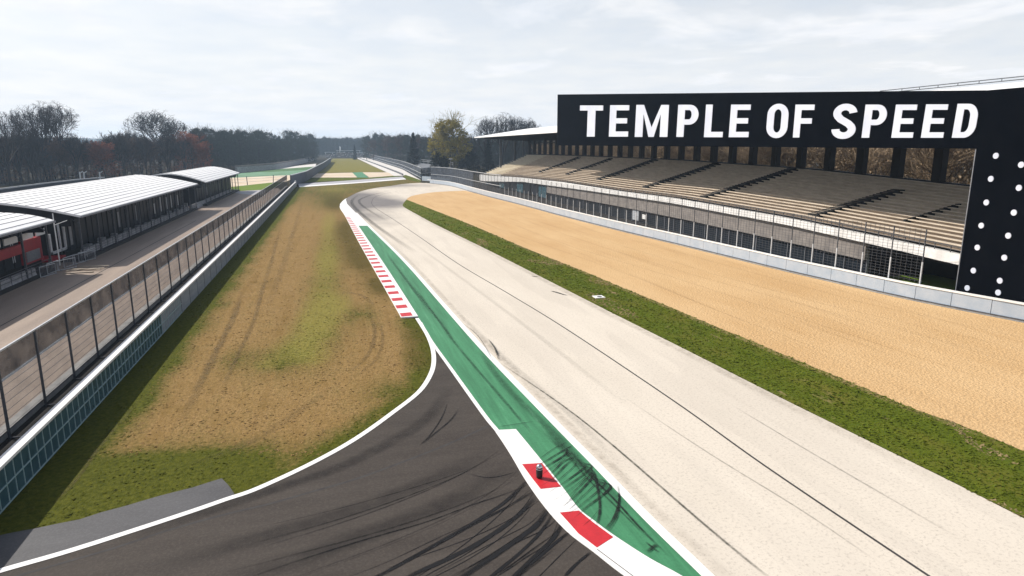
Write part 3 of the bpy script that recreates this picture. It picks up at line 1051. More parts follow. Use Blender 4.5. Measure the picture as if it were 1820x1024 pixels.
# white framed cabin window at the near end of the long pavilion
b = MB()
for (ya, yb, za, zb) in ((76.0, 80.2, 1.3, 1.55), (76.0, 76.35, 1.3, 3.4), (78.6, 78.8, 1.3, 4.2), (79.9, 80.2, 1.3, 4.4)):
    b.box(-28.2, -28.05, ya, yb, za, zb)
b.build("window_frame", M["pale_steel"], pv1)
# low terrace wall at the near corner of the far pavilion
tw = thing("terrace_wall", (-27, pA[1] - 1, 0), "low boarded terrace wall turning the corner of the farther pavilion", "wall")
p2 = at(310, 374)
b = MB()
b.ribbon([(pA[0] - .2, pA[1] - .3), (p2[0], p2[1])], .2, 0, 1.35)
b.build("boarding", M["old_concrete"], tw)
b = MB()
b.ribbon([(pA[0] - .2, pA[1] - .3), (p2[0], p2[1])], .3, 1.35, 1.45)
b.build("cap", M["concrete"], tw)

# equipment cases on the pavilion deck
for k in range(11):
    y = 84 + k * 5.1 + rnd.uniform(-1, 1)
    b = MB()
    hh_ = rnd.uniform(.5, 1.0)
    b.box(-27.9, -27.3, y, y + rnd.uniform(.7, 1.3), .36, .36 + hh_)
    b.box(-27.92, -27.28, y - .02, y + .06, .36 + hh_ * .55, .42 + hh_ * .55, 1)
    tag(b.build("equipment_case", [M["steel"], M["pale_steel"]], origin=(-27.6, y, .36)), "grey equipment case standing on the shaded deck of the long pavilion", "case", "equipment cases on the long pavilion deck")

# red stall at the left edge
sx = -29.0
sa, _ = onw(41, 440, sx)
sb, zt = onw(72, 424, sx)
st_ = thing("red_stall", (sx, sa, 0), "red metal stall with grey vent grille and white lettering boards, under the nearest pavilion roof", "stall")
b = MB()
b.box(sx - 1.6, sx, sa, sb, .9, 3.2)
b.build("body", M["red_metal"], st_)
b = MB()
b.box(sx - 1.3, sx - .05, sa - 14, sa, 2.1, 3.0)
b.build("side_banner", M["red_metal"], st_)
b = MB()
b.hexa([(sx + .01, sa + .3, 1.1), (sx + .07, sa + .3, 1.1), (sx + .06, sa + 3.4, 1.1), (sx + .01, sa + 3.4, 1.1)], [(sx + .01, sa + .3, 2.1), (sx + .06, sa + .3, 2.1), (sx + .06, sa + 3.4, 2.1), (sx + .01, sa + 3.4, 2.1)])
for k in range(7):
    b.box(sx + .06, sx + .10, sa + .35, sa + 3.35, 1.15 + k * .135, 1.22 + k * .135)
b.build("vent_grille", M["steel"], st_)
for k in range(6):
    b = MB()
    ya = sa - 13.5 + k * 3.4
    b.box(sx - .2, sx - .1, ya, ya + 2.7, 3.25, 3.85)
    b.build("sign_board", M["white_paint"], st_)
b = MB()
b.box(sx - 1.6, sx + .9, sb - .3, sb + 3.2, .55, .75)
b.build("counter", M["red_metal"], st_)
b = MB()
b.box(sx - 1.5, sx - .1, sa + .2, sb - .2, .1, .9)
b.build("base", M["dark_wall"], st_)

# tarpaulin bundles
def lump(name, x, y, r, h, m, label, cat, group=None, seed=0):
    b = MB()
    rr = random.Random(seed)
    n, k = 12, 6
    for j in range(k + 1):
        a = j / k
        rad = r * math.sqrt(max(0.0, 1 - a ** 2.2))
        for q in range(n):
            an = 2 * math.pi * q / n
            d = 1 + .28 * mnoise.noise((math.cos(an) * 1.6 + seed, math.sin(an) * 1.6, a * 2))
            b.v.append((x + rad * d * math.cos(an) * .7, y + rad * d * math.sin(an) * 1.3, a * h * (1 + .15 * rr.uniform(-1, 1) * (a > .9))))
    for j in range(k):
        for q in range(n):
            q2 = (q + 1) % n
            b.f.append((j * n + q, j * n + q2, (j + 1) * n + q2, (j + 1) * n + q))
            b.m.append(0)
    o = b.build(name, m, origin=(x, y, 0), smooth=True)
    return tag(o, label, cat, group)


for (px, py, r, h, lab, sd) in ((12, 478, .55, .7, "small blue tarpaulin bundle behind the barrier, leftmost of three", 1), (34, 477, .75, 1.25, "tall pale blue tarpaulin bundle behind the barrier below the red stall", 2), (45, 470, .45, .9, "small pale blue bundle close against the red stall base", 3)):
    x, y, _ = at(px, py, .2)
    lump("tarpaulin_bundle", x - .6, y, r, h, M["blue_cloth"], lab, "tarpaulin", None, sd)

# metal crowd barriers stacked by the road
def crowd_barrier(loc, rz, tilt, label, group):
    t = thing("crowd_barrier", loc, label, "crowd barrier", group, rz)
    b = MB()
    b.tube([(0, 0, .1), (0, 0, 1.05), (0, 2.2, 1.05), (0, 2.2, .1), (0, 0, .1)], .035, 6)
    b.build("frame", M["pale_steel"], t, world=False)
    b = MB()
    for k in range(1, 12):
        b.tube([(0, k * .183, .12), (0, k * .183, 1.04)], .014, 4)
    b.build("bars", M["steel"], t, world=False)
    for y in (.25, 1.95):
        b = MB()
        b.tube([(-.3, y, .03), (0, y, .12), (.3, y, .03)], .025, 5)
        b.build("foot", M["steel"], t, world=False)
    return t


x0, y0_, _ = at(62, 497)
x1, y1_, _ = at(128, 483)
for k in range(7):
    lab = ["grey metal crowd barrier nearest the camera in the stack beside the concrete barriers", "second crowd barrier from the camera in the roadside stack", "third crowd barrier from the camera in the roadside stack", "middle crowd barrier of the roadside stack", "fifth crowd barrier from the camera in the roadside stack",
           "second farthest crowd barrier of the roadside stack", "farthest crowd barrier of the stack, next to the scattered planks"][k]
    t = k / 6
    crowd_barrier((x0 + .3 + (x1 - x0) * t * .35 - .15 * (k % 2), y0_ + .5 + 1.75 * k, 0), R(-14 + 12 * math.sin(k * 2.3)), 0, lab, "crowd barriers stacked by the service road")
# planks on the road
for k, (pa, pb, lab) in enumerate((((112, 487), (166, 484.5), "longest pale plank lying nearest the camera on the service road"), ((118, 483), (186, 478), "pale plank lying across the middle of the loose planks on the service road"),
                                   ((130, 480.5), (178, 481.5), "thin plank crossing the others on the service road"), ((140, 477.5), (194, 476), "farthest pale plank on the service road, pointing to the fence"))):
    a, c = Vector(at(*pa)), Vector(at(*pb))
    b = MB()
    b.bar(a + Vector((0, 0, .05 + .05 * k)), c + Vector((0, 0, .08 + .05 * k)), .22, .06)
    tag(b.build("plank", M["wood"], origin=a), lab, "plank", "loose planks on the service road")
# white pole at the pavilion corner
px_, py_, _ = at(118, 447, 0)
lp = thing("light_pole", (-27.9, 77.2, 0), "slim white pole with a short arm at the corner between two pavilion roofs", "pole")
b = MB()
b.tube([(-27.9, 77.2, 0), (-27.9, 77.2, 5.4)], [.07, .05], 8, cap=True)
b.build("shaft", M["white_metal"], lp)
b = MB()
b.bar((-27.9, 77.2, 4.2), (-26.9, 77.8, 4.6), .05)
b.build("arm", M["white_metal"], lp)

# rear guard wall behind the pavilions
gw = [at(-60, 342, 3.2)[:2], at(0, 335.5, 3.2)[:2], at(70, 326.5, 3.2)[:2], at(140, 318.5, 3.2)[:2], at(185, 315, 3.2)[:2]]
gwt = thing("guard_wall", (gw[0][0], gw[0][1], 0), "dark wall with a thin pale top rail behind the pavilions, before the bare trees", "wall")
b = MB()
b.ribbon(gw, .3, 0, 3.0)
b.build("wall_panel", mat("guard_dark", (0.05, 0.056, 0.07), (0.03, 0.034, 0.042), .3, .8), gwt)
b = MB()
b.ribbon(gw, .3, 3.0, 3.28)
b.build("top_rail", M["pale_steel"], gwt)
for px in (143, 150, 178):
    q = at(px, 317, 3.2)
    b = MB()
    b.bar((q[0], q[1], 2.6), (q[0], q[1], 5.0), .28)
    b.bar((q[0], q[1], 4.6), (q[0] + .8, q[1], 5.2), .2)
    b.build("stub_post", M["pale_steel"], gwt)

# ------------------------------------------------------------------ right wall and its debris fence
pts = resample(wallR[::-1], 2.75)      # from the near end to the far end
rw = thing("boundary_wall", (pts[0][0], pts[0][1], 0), "curved boundary wall of pale blue-grey panels with white top rail around the gravel trap", "wall")
for a, c in zip(pts[:-1], pts[1:]):
    d = Vector((c[0] - a[0], c[1] - a[1], 0)).normalized() * .02
    b = MB()
    b.ribbon([(a[0] + d.x, a[1] + d.y), (c[0] - d.x, c[1] - d.y)], .14, .14, 1.24)
    b.build("panel", M["panel_grey"], rw)
b = MB()
b.ribbon(wallR[::-1], .26, 1.24, 1.36)
b.build("top_rail", M["white_paint"], rw)
b = MB()
b.ribbon(wallR[::-1], .34, 0, .14)
b.build("base_rail", M["concrete"], rw)
b = MB()
b.ribbon(wallR[::-1], .20, .14, .20, side=.1)
b.build("foot_cable", M["dark_steel"], rw)

rf_ = thing("catch_fence", (pts[0][0], pts[0][1], 0), "tall wire debris fence on steel posts standing behind the pale curved wall", "fence")


def off(pts, d):
    out = []
    n = len(pts)
    for j in range(n):
        a, c = pts[max(0, j - 1)], pts[min(n - 1, j + 1)]
        dx, dy = c[0] - a[0], c[1] - a[1]
        l = math.hypot(dx, dy)
        out.append((pts[j][0] - dy / l * d, pts[j][1] + dx / l * d))
    return out


fpts = [p for p in off(pts, -.35) if p[1] > 39.4]
ftop = lambda y: 5.7 if y < 120 else 5.7 - .2 * min(1, (y - 120) / 50)
for k, p in enumerate(fpts):
    b = MB()
    top = ftop(p[1])
    b.bar((p[0], p[1], 0), (p[0], p[1], 3.1), .085, .11, 0 if p[1] < 150 else 1)
    b.bar((p[0], p[1], 3.1), (p[0] - .02, p[1], top), .07, .07, 1)
    b.build("post", [M["pale_steel"], M["dark_steel"]], rf_)
b = MB()
z = 1.55
while z < 5.7:
    b.ribbon(fpts, .018, [min(z, 9) for p in fpts], [z + .018 for p in fpts])
    z += .24
for fr in (1.0,):
    for a, c in zip(fpts[:-1], fpts[1:]):
        for q in range(6):
            x, y = a[0] + (c[0] - a[0]) * q / 6, a[1] + (c[1] - a[1]) * q / 6
            b.box(x - .009, x + .009, y - .009, y + .009, 1.4, ftop(y))
b.build("wire_mesh", M["dark_steel"], rf_)
b = MB()
fz = [p for p in fpts if p[1] > 150]
b.ribbon(fz, .10, [ftop(p[1]) for p in fz], [ftop(p[1]) + .14 for p in fz])
b.ribbon(fz, .08, [3.1 for p in fz], [3.2 for p in fz])
b.build("top_rail", M["pale_steel"], rf_)
b = MB()
fz = [p for p in fpts if p[1] > 178]
b.ribbon(fz, .04, 1.4, 5.3)
b.build("screen", M["far_net"], rf_)
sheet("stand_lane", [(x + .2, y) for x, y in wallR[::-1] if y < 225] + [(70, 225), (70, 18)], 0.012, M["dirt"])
sheet("stand_lawn", [(47.4, 32), (47.4, 50), (55, 50), (55, 32)], 0.03, M["lightgrass"])

# ------------------------------------------------------------------ grandstand
SW_ = 47.0        # front plane
RW_ = 63.6        # rear wall
YE = 217.0        # far end
YN = 40.0
band_bot = [(39.0, 2.95), (41.0, 3.0), (45.7, 3.25), (52.4, 3.5), (60.7, 3.82), (85.3, 4.13), (104.8, 4.0), (121, 3.85), (165.8, 3.3), (180, 2.6), (210.5, 1.3), (220, 1.2)]
band_top = [(39.0, 4.2), (41.0, 4.3), (61, 5.0), (85.4, 5.32), (105, 5.14), (134, 5.2), (170, 4.7), (203, 3.8), (220, 3.6)]
rear_z = [(40, 7.6), (54.5, 8.2), (77, 9.15), (116, 9.8), (186, 10.0), (220, 9.8)]
gs_ = thing("grandstand", (SW_, YN, 0), "large covered grandstand with tiered benches behind the gravel trap", "grandstand")
stations = [YN + (YE - YN) * k / 40 for k in range(41)]
NR = 17
FX = SW_ + .9


def row_z(y, k):
    zf, zr = lerp_tab(band_top, y) - .35, lerp_tab(rear_z, y) - .25
    t = k / NR
    return zf + (zr - zf) * (t * .92 + .08 * t * t)


def row_x(k):
    return FX + (RW_ - .3 - FX) * k / NR


b = MB()
for a, c in zip(stations[:-1], stations[1:]):
    for k in range(NR):
        xa, xb = row_x(k), row_x(k + 1)
        za, zc = row_z(a, k), row_z(c, k)
        b.face([(xa, a, za), (xb, a, za), (xb, c, zc), (xa, c, zc)])
        zna, znc = row_z(a, k + 1), row_z(c, k + 1)
        b.face([(xb, a, za), (xb, a, zna), (xb, c, znc), (xb, c, zc)])
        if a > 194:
            b.m[-1] = b.m[-2] = 1  # far terrace takes the colour with sunlight painted in
b.build("terrace", [M["terrace"], M["seating_sunlit"]], gs_)
for k in range(NR):
    b = MB()
    x = row_x(k) + .5
    for a, c in zip(stations[:-1], stations[1:]):
        far = 1 if (a + c) / 2 > 196 else 0  # far benches switch to the painted-sunlight colour
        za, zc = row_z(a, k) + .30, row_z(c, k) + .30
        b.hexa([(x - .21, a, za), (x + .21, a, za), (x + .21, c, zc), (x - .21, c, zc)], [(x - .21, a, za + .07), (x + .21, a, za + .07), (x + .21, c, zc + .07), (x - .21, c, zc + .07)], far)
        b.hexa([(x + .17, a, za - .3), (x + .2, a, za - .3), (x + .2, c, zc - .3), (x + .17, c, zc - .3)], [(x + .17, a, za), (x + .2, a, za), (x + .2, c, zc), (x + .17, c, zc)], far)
    b.build("bench_row", [M["bench"], M["seating_sunlit"]], gs_)


def s_of_px(px, x, z):
    # along-track position where the sight line of column px meets plane X = x near height z
    best = min(range(300, 2300), key=lambda q: abs(_px(x, q / 10, z) - px))
    return best / 10


def _px(X, Y, Z):
    x, y = CY * X - SY * Y, SY * X + CY * Y
    f = y * CT - (Z - H) * ST
    return 910 + F * x / f


def stair(y, k0, k1, wid, label=None):
    b = MB()
    for k in range(k0, k1):
        za = row_z(y, k)
        zb = row_z(y, k + 1)
        xa, xb = row_x(k), row_x(k + 1)
        xm = (xa + xb) / 2
        b.box(xa, xm, y - wid / 2, y + wid / 2, za - .2, za + (zb - za) * .5 + .26, 0)
        b.box(xm, xb + .05, y - wid / 2, y + wid / 2, za - .2, zb + .26, 0)
        b.box(xm, xm + .12, y - wid / 2 + .15, y + wid / 2 - .15, zb + .26, zb + .272, 1)
    b.build("stair", [M["stair_black"], M["terrace"]], gs_)


for (px, kk0, kk1, wid, fx) in ((959, 4, 16, 1.6, 4), (1007, 4, 16, 1.6, 4), (1063, 3, 17, 1.9, 3), (1146, 2, 17, 1.8, 2), (1250, 1, 17, 1.7, 1), (1446, 1, 13, 1.5, 1), (1608, 4, 11, .22, 4)):
    y = s_of_px(px, row_x(fx), 6.0)
    stair(y, kk0, kk1, wid)
# parapet band along the front
bs = [39.0 + (YE - 39.0) * k / 60 for k in range(61)]
b = MB()
b.ribbon([(SW_ + .25, y) for y in bs], .5, [lerp_tab(band_bot, y) for y in bs], [lerp_tab(band_top, y) - .45 for y in bs])
b.build("parapet", M["parapet_white"], gs_)
b = MB()
b.ribbon([(SW_ + .05, y) for y in bs], .05, [lerp_tab(band_top, y) + .05 for y in bs], [lerp_tab(band_top, y) + .12 for y in bs])
b.ribbon([(SW_ + .05, y) for y in bs], .04, [lerp_tab(band_top, y) - .2 for y in bs], [lerp_tab(band_top, y) - .16 for y in bs])
for k in range(120):
    y = 39.5 + k * 1.475
    z = lerp_tab(band_top, y)
    b.box(SW_ + .02, SW_ + .07, y - .025, y + .025, z - .45, z + .1)
b.build("handrail", M["dark_steel"], gs_)
# front wall below the parapet, windows under it
fy0, fy1 = 50.0, 146.0
fs = [fy0 + (fy1 - fy0) * k / 30 for k in range(31)]
b = MB()
b.ribbon([(SW_ + .65, y) for y in fs], .5, [lerp_tab(band_bot, y) * .50 for y in fs], [lerp_tab(band_bot, y) for y in fs])
b.build("front_wall", M["fascia_grey"], gs_)
nw = 34
for k in range(nw):
    ya, yb = fy0 + (fy1 - fy0) * k / nw, fy0 + (fy1 - fy0) * (k + 1) / nw
    za, zb = lerp_tab(band_bot, ya) * .5, lerp_tab(band_bot, yb) * .5
    b = MB()
    b.hexa([(SW_ + .8, ya + .05, 0), (SW_ + .86, ya + .05, 0), (SW_ + .86, yb - .05, 0), (SW_ + .8, yb - .05, 0)], [(SW_ + .8, ya + .05, za), (SW_ + .86, ya + .05, za), (SW_ + .86, yb - .05, zb), (SW_ + .8, yb - .05, zb)])
    wn = b.build("window", M["dark_glass"], gs_)
    b = MB()
    b.box(SW_ + .70, SW_ + .92, ya - .05, ya + .05, 0, za)
    b.build("frame", M["steel"], wn)
# rear of the undercroft
b = MB()
b.box(55, 55.3, 36, 216, 0, 4.6)
b.build("undercroft_wall", M["dark_wall"], gs_)
b = MB()
b.box(SW_ + .6, 55, 40, 50, 2.75, 2.95)
b.build("soffit", M["dark_wall"], gs_)
# notice in a lower window
y = s_of_px(1144, SW_ + .6, 1.4)
b = MB()
b.box(SW_ + .60, SW_ + .66, y - 1.1, y + 1.1, .55, 1.9)
b.box(SW_ + .585, SW_ + .6, y - .65, y + .5, .8, 1.5, 1)
b.build("notice_board", [M["dark_wall"], M["white_paint"]], gs_)
y = s_of_px(1128, SW_ + .6, 1.4)
b = MB()
b.box(SW_ + .62, SW_ + .68, y - 1.4, y + .9, .3, 1.9)
b.build("pale_shutter", M["pale_steel"], gs_)
# far end of the undercroft: pale glazed bays
for k in range(10):
    ya = 147 + k * 6.6
    zb = max(1.0, lerp_tab(band_bot, ya) - .35)
    b = MB()
    b.box(SW_ + .6, SW_ + .7, ya, ya + 5.9, .4, zb)
    b.build("bay_window", M["dark_glass"] if k % 3 else M["teal_glass"], gs_)
# rear wall with openings
b = MB()
rs = [YN + (YE - YN) * k / 40 for k in range(41)]
b.ribbon([(RW_ + .3, y) for y in rs], .6, 0, [lerp_tab(rear_z, y) for y in rs])
b.build("rear_wall", M["dark_wall"], gs_)
b = MB()
b.ribbon([(RW_ + .3, y) for y in (YN, YE)], .5, 14.35, 17.95)
b.build("lintel", M["dark_wall"], gs_)
b = MB()
b.ribbon([(RW_ + .3, y) for y in (YN, YE)], .3, 13.2, 13.5)
b.build("transom", M["dark_wall"], gs_)
y = YN + 1.5
k = 0
while y < YE:
    z = lerp_tab(rear_z, y) - .4
    wd = 1.15
    b = MB()
    b.box(RW_ - .1, RW_ + .7, y - wd / 2, y + wd / 2, z, 14.5)
    b.build("pier", M["dark_wall"], gs_)
    b = MB()
    b.bar((RW_ - .3, y, 14.3), (SW_ + 1.2, y, 15.0), .22, .5)
    b.build("roof_beam", M["dark_wall"], gs_)
    y += 5.62
# roof
def roof_z(x):
    return 15.25 + (x - 47.2) * (18.1 - 15.25) / (64.6 - 47.2)


b = MB()
b.hexa([(47.2, YN - 3, roof_z(47.2) - .12), (64.6, YN - 3, roof_z(64.6) - .3), (64.6, YE + 3, roof_z(64.6) - .3), (47.2, YE + 9, roof_z(47.2) - .12)],
       [(47.2, YN - 3, roof_z(47.2) + .18), (64.6, YN - 3, roof_z(64.6) + .1), (64.6, YE + 3, roof_z(64.6) + .1), (47.2, YE + 9, roof_z(47.2) + .18)])
rfo = b.build("roof", M["white_metal"], gs_)
b = MB()
b.hexa([(47.5, YN - 2.8, roof_z(47.5) - .30), (64.4, YN - 2.8, roof_z(64.4) - .6), (64.4, YE + 2.6, roof_z(64.4) - .6), (47.5, YE + 8, roof_z(47.5) - .30)],
       [(47.5, YN - 2.8, roof_z(47.5) - .14), (64.4, YN - 2.8, roof_z(64.4) - .32), (64.4, YE + 2.6, roof_z(64.4) - .32), (47.5, YE + 8, roof_z(47.5) - .14)])
b.build("ceiling", M["dark_wall"], rfo)
# lattice boom along the rear roof edge
b = MB()
for z in (18.35, 18.62):
    b.bar((64.0, YN - 4, z), (64.0, 68, z), .09)
y = YN - 4
while y < 67:
    b.bar((64, y, 18.35), (64, y, 18.62), .05)
    y += 2.4
b.build("edge_rail", M["dark_steel"], rfo)
for (px, yy, r) in ((890, 215, .32), (915, 216, .25), (930, 216.5, .22), (941, 217, .2)):
    # end columns, nearer the front first
    x = min((47.5 + .05 * q for q in range(340)), key=lambda X: abs(_px(X, yy, 10) - px))
    b = MB()
    b.bar((x, yy, 0), (x, yy, roof_z(x) - .3), r * 2)
    b.build("column", M["dark_steel"], gs_)

# ------------------------------------------------------------------ billboard
BW = SW_ - .35
ye, _ = onw(991, 200, BW)
yn, _ = onw(1738, 200, BW)
bt = lambda px, py: (lambda q: (BW, q[0], q[1]))(onw(px, py, BW))
bb = thing("billboard", (BW, yn, 0), "huge black billboard reading TEMPLE OF SPEED along the grandstand roof edge", "billboard")
yE = onw(991, 168, BW)[0]
zeb, zet = onw(991, 258.5, BW)[1], onw(991, 168, BW)[1]
yN = onw(1745, 200, BW)[0]
znb, znt = onw(1745, 264.5, BW)[1], onw(1745, 161, BW)[1]
b = MB()
# bottom follows the photo: slightly higher at the far end
b.hexa([(BW, yN, znb), (BW + .5, yN, znb), (BW + .5, yE, zeb), (BW, yE, zeb)], [(BW, yN, znt), (BW + .5, yN, znt), (BW + .5, yE, zet), (BW, yE, zet)])
b.build("panel", M["black_panel"], bb)
# pylon
pyl0, _ = onw(1700, 520, BW)
pt, _ = onw(1738, 265, BW)
zpt = onw(1820, 157, BW)[1]
b = MB()
b.box(BW - .02, BW + 1.4, 30.0, yN - .01, 0, znt - .02)
b.build("pylon", M["black_panel"], bb)
b = MB()
b.box(BW - .03, BW + .12, yN + .0, yN + .07, 1.0, znb - .05)
b.build("edge_trim", M["steel"], bb)
for (px, py) in ((1771, 277), (1762, 318), (1754, 360), (1745, 401), (1738, 440), (1731, 481), (1720, 512), (1816, 293), (1812, 334), (1803, 378), (1793, 419), (1786, 458), (1778, 499), (1775, 520), (1852, 312), (1850, 354), (1840, 398)):
    s, z = onw(px, py, BW)
    b = MB()
    b.tube([(BW - .02, s, z), (BW - .07, s, z)], .215, 24, cap=True)
    b.build("disc", M["letter_white"], bb)
# struts behind the tall far end
for q in (.45, .62, .8, .97):
    y = yN + (yE - yN) * q
    zt = znt + (zet - znt) * q
    b = MB()
    b.bar((BW + .5, y, zt - 1.0), (BW + 8, y, roof_z(BW + 8) + .1), .25)
    b.bar((BW + .6, y, 15.0), (BW + .6, y, zt - .6), .25)
    b.build("strut", M["dark_steel"], bb)

# letters: strokes on a unit cell; each becomes a solid 4 cm proud of the panel
def rect(u0, u1, v0, v1):
    return [(u0, v0), (u1, v0), (u1, v1), (u0, v1)]


def arc(cx, cy, rx, ry, a0, a1, n=14):
    return [(cx + rx * math.cos(R(a0 + (a1 - a0) * k / n)), cy + ry * math.sin(R(a0 + (a1 - a0) * k / n))) for k in range(n + 1)]


def band(outer, inner):
    return [[outer[k], outer[k + 1], inner[k + 1], inner[k]] for k in range(len(outer) - 1)]


def glyph(ch):
    s, h = .34, .165
    if ch == "T":
        return [rect(.34, .68, 0, 1 - h), rect(0, 1, 1 - h, 1)]
    if ch == "E":
        return [rect(0, s, 0, 1), rect(s, 1, 0, h), rect(s, 1, 1 - h, 1), rect(s, .92, .42, .42 + h)]
    if ch == "F":
        return [rect(0, s, 0, 1), rect(s, 1, 1 - h, 1), rect(s, .92, .42, .42 + h)]
    if ch == "L":
        return [rect(0, s + .02, 0, 1), rect(s + .02, 1, 0, h)]
    if ch == "M":
        w = .235
        return [rect(0, w, 0, 1), rect(1 - w, 1, 0, 1), [(w, 1), (w, .72), (.42, 0), (.5, 0), (.5, .3)], [(1 - w, 1), (.5, .3), (.5, 0), (.58, 0), (1 - w, .72)]]
    if ch == "P":
        o = [(s, 1)] + arc(.56, .69, .44, .31, 90, -90) + [(s, .38)]
        i = [(s, 1 - h)] + arc(.54, .69, .13, .31 - h, 90, -90) + [(s, .38 + h)]
        return [rect(0, s, 0, 1)] + band(o, i)
    if ch == "D":
        o = [(s, 1)] + arc(.5, .62, .5, .38, 90, 0) + arc(.5, .38, .5, .38, 0, -90) + [(s, 0)]
        i = [(s, 1 - h)] + arc(.46, .62, .2, .38 - h, 90, 0) + arc(.46, .38, .2, .38 - h, 0, -90) + [(s, h)]
        return [rect(0, s, 0, 1)] + band(o, i)
    if ch == "O":
        o = arc(.5, .68, .5, .33, 0, 180) + arc(.5, .32, .5, .33, 180, 360)
        i = arc(.5, .68, .17, .33 - h, 0, 180) + arc(.5, .32, .17, .33 - h, 180, 360)
        return band(o + o[:1], i + i[:1])
    if ch == "S":
        # spine of the S with constant stroke
        sp = arc(.5, .73, .335, .185, 5, 90, 8) + arc(.5, .73, .33, .185, 90, 205, 10)[1:] + [(.33, .56), (.5, .495), (.67, .43)] + arc(.5, .265, .335, .18, 25, -90, 10) + arc(.5, .265, .335, .18, -90, -182, 8)[1:]
        q = []
        for k in range(len(sp)):
            a, c = sp[max(0, k - 1)], sp[min(len(sp) - 1, k + 1)]
            dx, dy = c[0] - a[0], c[1] - a[1]
            # cell is taller than wide: normalise in real proportions
            dx *= .72
            l = math.hypot(dx, dy)
            nx, ny = -dy / l / .72, dx / l
            q.append((nx, ny))
        hw = .095
        hw2 = .118
        o = [(p[0] + n[0] * hw2, p[1] + n[1] * hw) for p, n in zip(sp, q)]
        i = [(p[0] - n[0] * hw2, p[1] - n[1] * hw) for p, n in zip(sp, q)]
        return band(o, i)


LET = [("T", 1029, 1070, 187.5, 243, 2), ("E", 1082, 1116, 187, 243, 2.5), ("M", 1128, 1186, 186.5, 243.5, 3), ("P", 1202, 1239, 186.3, 243.5, 3.5), ("L", 1251, 1284, 186, 244, 4), ("E", 1295, 1330, 186, 244, 4.5),
       ("O", 1360.5, 1398, 185, 245, 5), ("F", 1409, 1443, 186, 244.5, 5), ("S", 1476, 1519, 185, 246.5, 6.5), ("P", 1531, 1571, 186, 245, 7.5), ("E", 1584, 1622, 186, 245, 8.5), ("E", 1636.5, 1676, 185.5, 245, 9.5), ("D", 1691.5, 1731, 184.5, 245, 10.5)]
BF = BW - .045
for ch, xa, xb, yt, yb, lean in LET:
    b = MB()
    for pl in glyph(ch):
        fr = [onw(xa + u * (xb - xa) + v * lean, yb + (yt - yb) * v, BF) for u, v in pl]
        n = len(fr)
        i = len(b.v)
        b.v += [(BF, s, z) for s, z in fr] + [(BW + .01, s, z) for s, z in fr]
        b.f += [tuple(i + k for k in range(n)), tuple(i + n + k for k in reversed(range(n)))]
        for k in range(n):
            k2 = (k + 1) % n
            b.f.append((i + k, i + n + k, i + n + k2, i + k2))
        b.m += [0] * (n + 2)
    b.build("letter", M["letter_white"], bb)

# ------------------------------------------------------------------ beyond the hairpin
sheet("crossing_road", g2([(530, 327), (620, 321), (715, 314), (722, 319), (640, 325.5), (532, 333)]), 0.03, M["far_road"])
sheet("crossing_edge", g2([(532, 330.8), (640, 324), (719, 317.2), (722, 319), (640, 325.5), (532, 333)]), 0.045, M["white_paint"])
sheet("far_verge", g2([(542, 324), (549, 316), (635, 315.8), (700, 312.5), (715, 314), (620, 321)]), 0.02, M["verge"])
sheet("sand_bed", g2([(561, 308.7), (626, 307), (635, 315.7), (549, 316)]), 0.05, mat("sand", (0.50, 0.38, 0.25), (0.58, 0.50, 0.40), .12, .9))
sheet("green_path", g2([(626, 307), (643.7, 306), (655, 316), (635, 315.7)]), 0.05, M["green"])
sheet("sand_bed", g2([(644, 306.5), (689.5, 306.5), (700, 312.6), (656, 315.8)]), 0.05, bpy.data.materials["sand"])
sheet("straight_grass", g2([(561, 308.3), (592, 282), (633, 282), (685, 305.8), (626, 306.6)]), 0.04, M["straight"])
lane_m = mat("pale_lane", (0.60, 0.57, 0.53), (0.54, 0.51, 0.48), .1, .85)
sheet("pale_lane", g2([(633, 281), (643, 277.6), (664, 284.5), (715, 301), (749, 321), (742, 322), (715, 312.5), (700, 313), (685, 305.3), (660, 294)]), 0.045, lane_m)
lane_line = cr(g2([(634, 280), (660, 289.5), (700, 305), (716, 312)]), 4)
dk = MB()
dk.ribbon(lane_line, .35, 0, .75)
lb = dk.build("lane_barrier", M["dark_steel"], origin=(*lane_line[0], 0))
tag(lb, "low dark barrier dividing the two pale lanes right of the far straight", "barrier")
sheet("hairpin_green", g2([(716, 313), (721, 311), (749, 321), (746, 324.3), (722, 319)]), 0.05, M["verge"])
# left loop
sheet("loop_grass", g2([(412.6, 332.4), (479, 325), (503, 324.5), (478, 337), (413.6, 340), (398, 338)]), 0.03, M["lightgrass"])
sheet("loop_gravel", g2([(386, 317.6), (533, 310.7), (508, 323.5), (479, 325), (412, 332.4), (388, 331)]), 0.028, bpy.data.materials["sand"])
sheet("loop_runoff", g2([(400, 312.5), (431, 307.5), (548, 301.8), (534, 310.7), (386, 317.6)]), 0.032, mat("green_runoff", (0.09, 0.20, 0.10), (0.12, 0.24, 0.14), .1, .8))
sheet("loop_lawn", g2([(431, 306.7), (488, 301), (558, 296), (548, 302), (480, 306)]), 0.034, mat("lawn", (0.035, 0.10, 0.025), (0.05, 0.13, 0.03), .1, .9))
sheet("loop_road", g2([(489, 299.5), (562, 291), (561, 296), (489, 301.2)]), 0.036, lane_m)
sheet("service_bend", g2([(405, 341), (478, 337.5), (463, 348), (430, 345)]), 0.034, M["far_road"])
bank = [at(420, 307.5)[:2], at(431, 306.8)[:2], at(488, 301)[:2], at(530, 292.5)[:2], at(560, 284.5)[:2]]
bk = thing("banking_wall", (bank[0][0], bank[0][1], 0), "weathered grey concrete bank below the blue wood, beyond the left loop", "wall")
b = MB()
b.ribbon(bank, 1.2, 0, 2.6)
b.build("slope", M["old_concrete"], bk)
b = MB()
b.ribbon(bank, .5, 2.6, 3.4, side=.5)
b.build("parapet", M["fascia_grey"], bk)
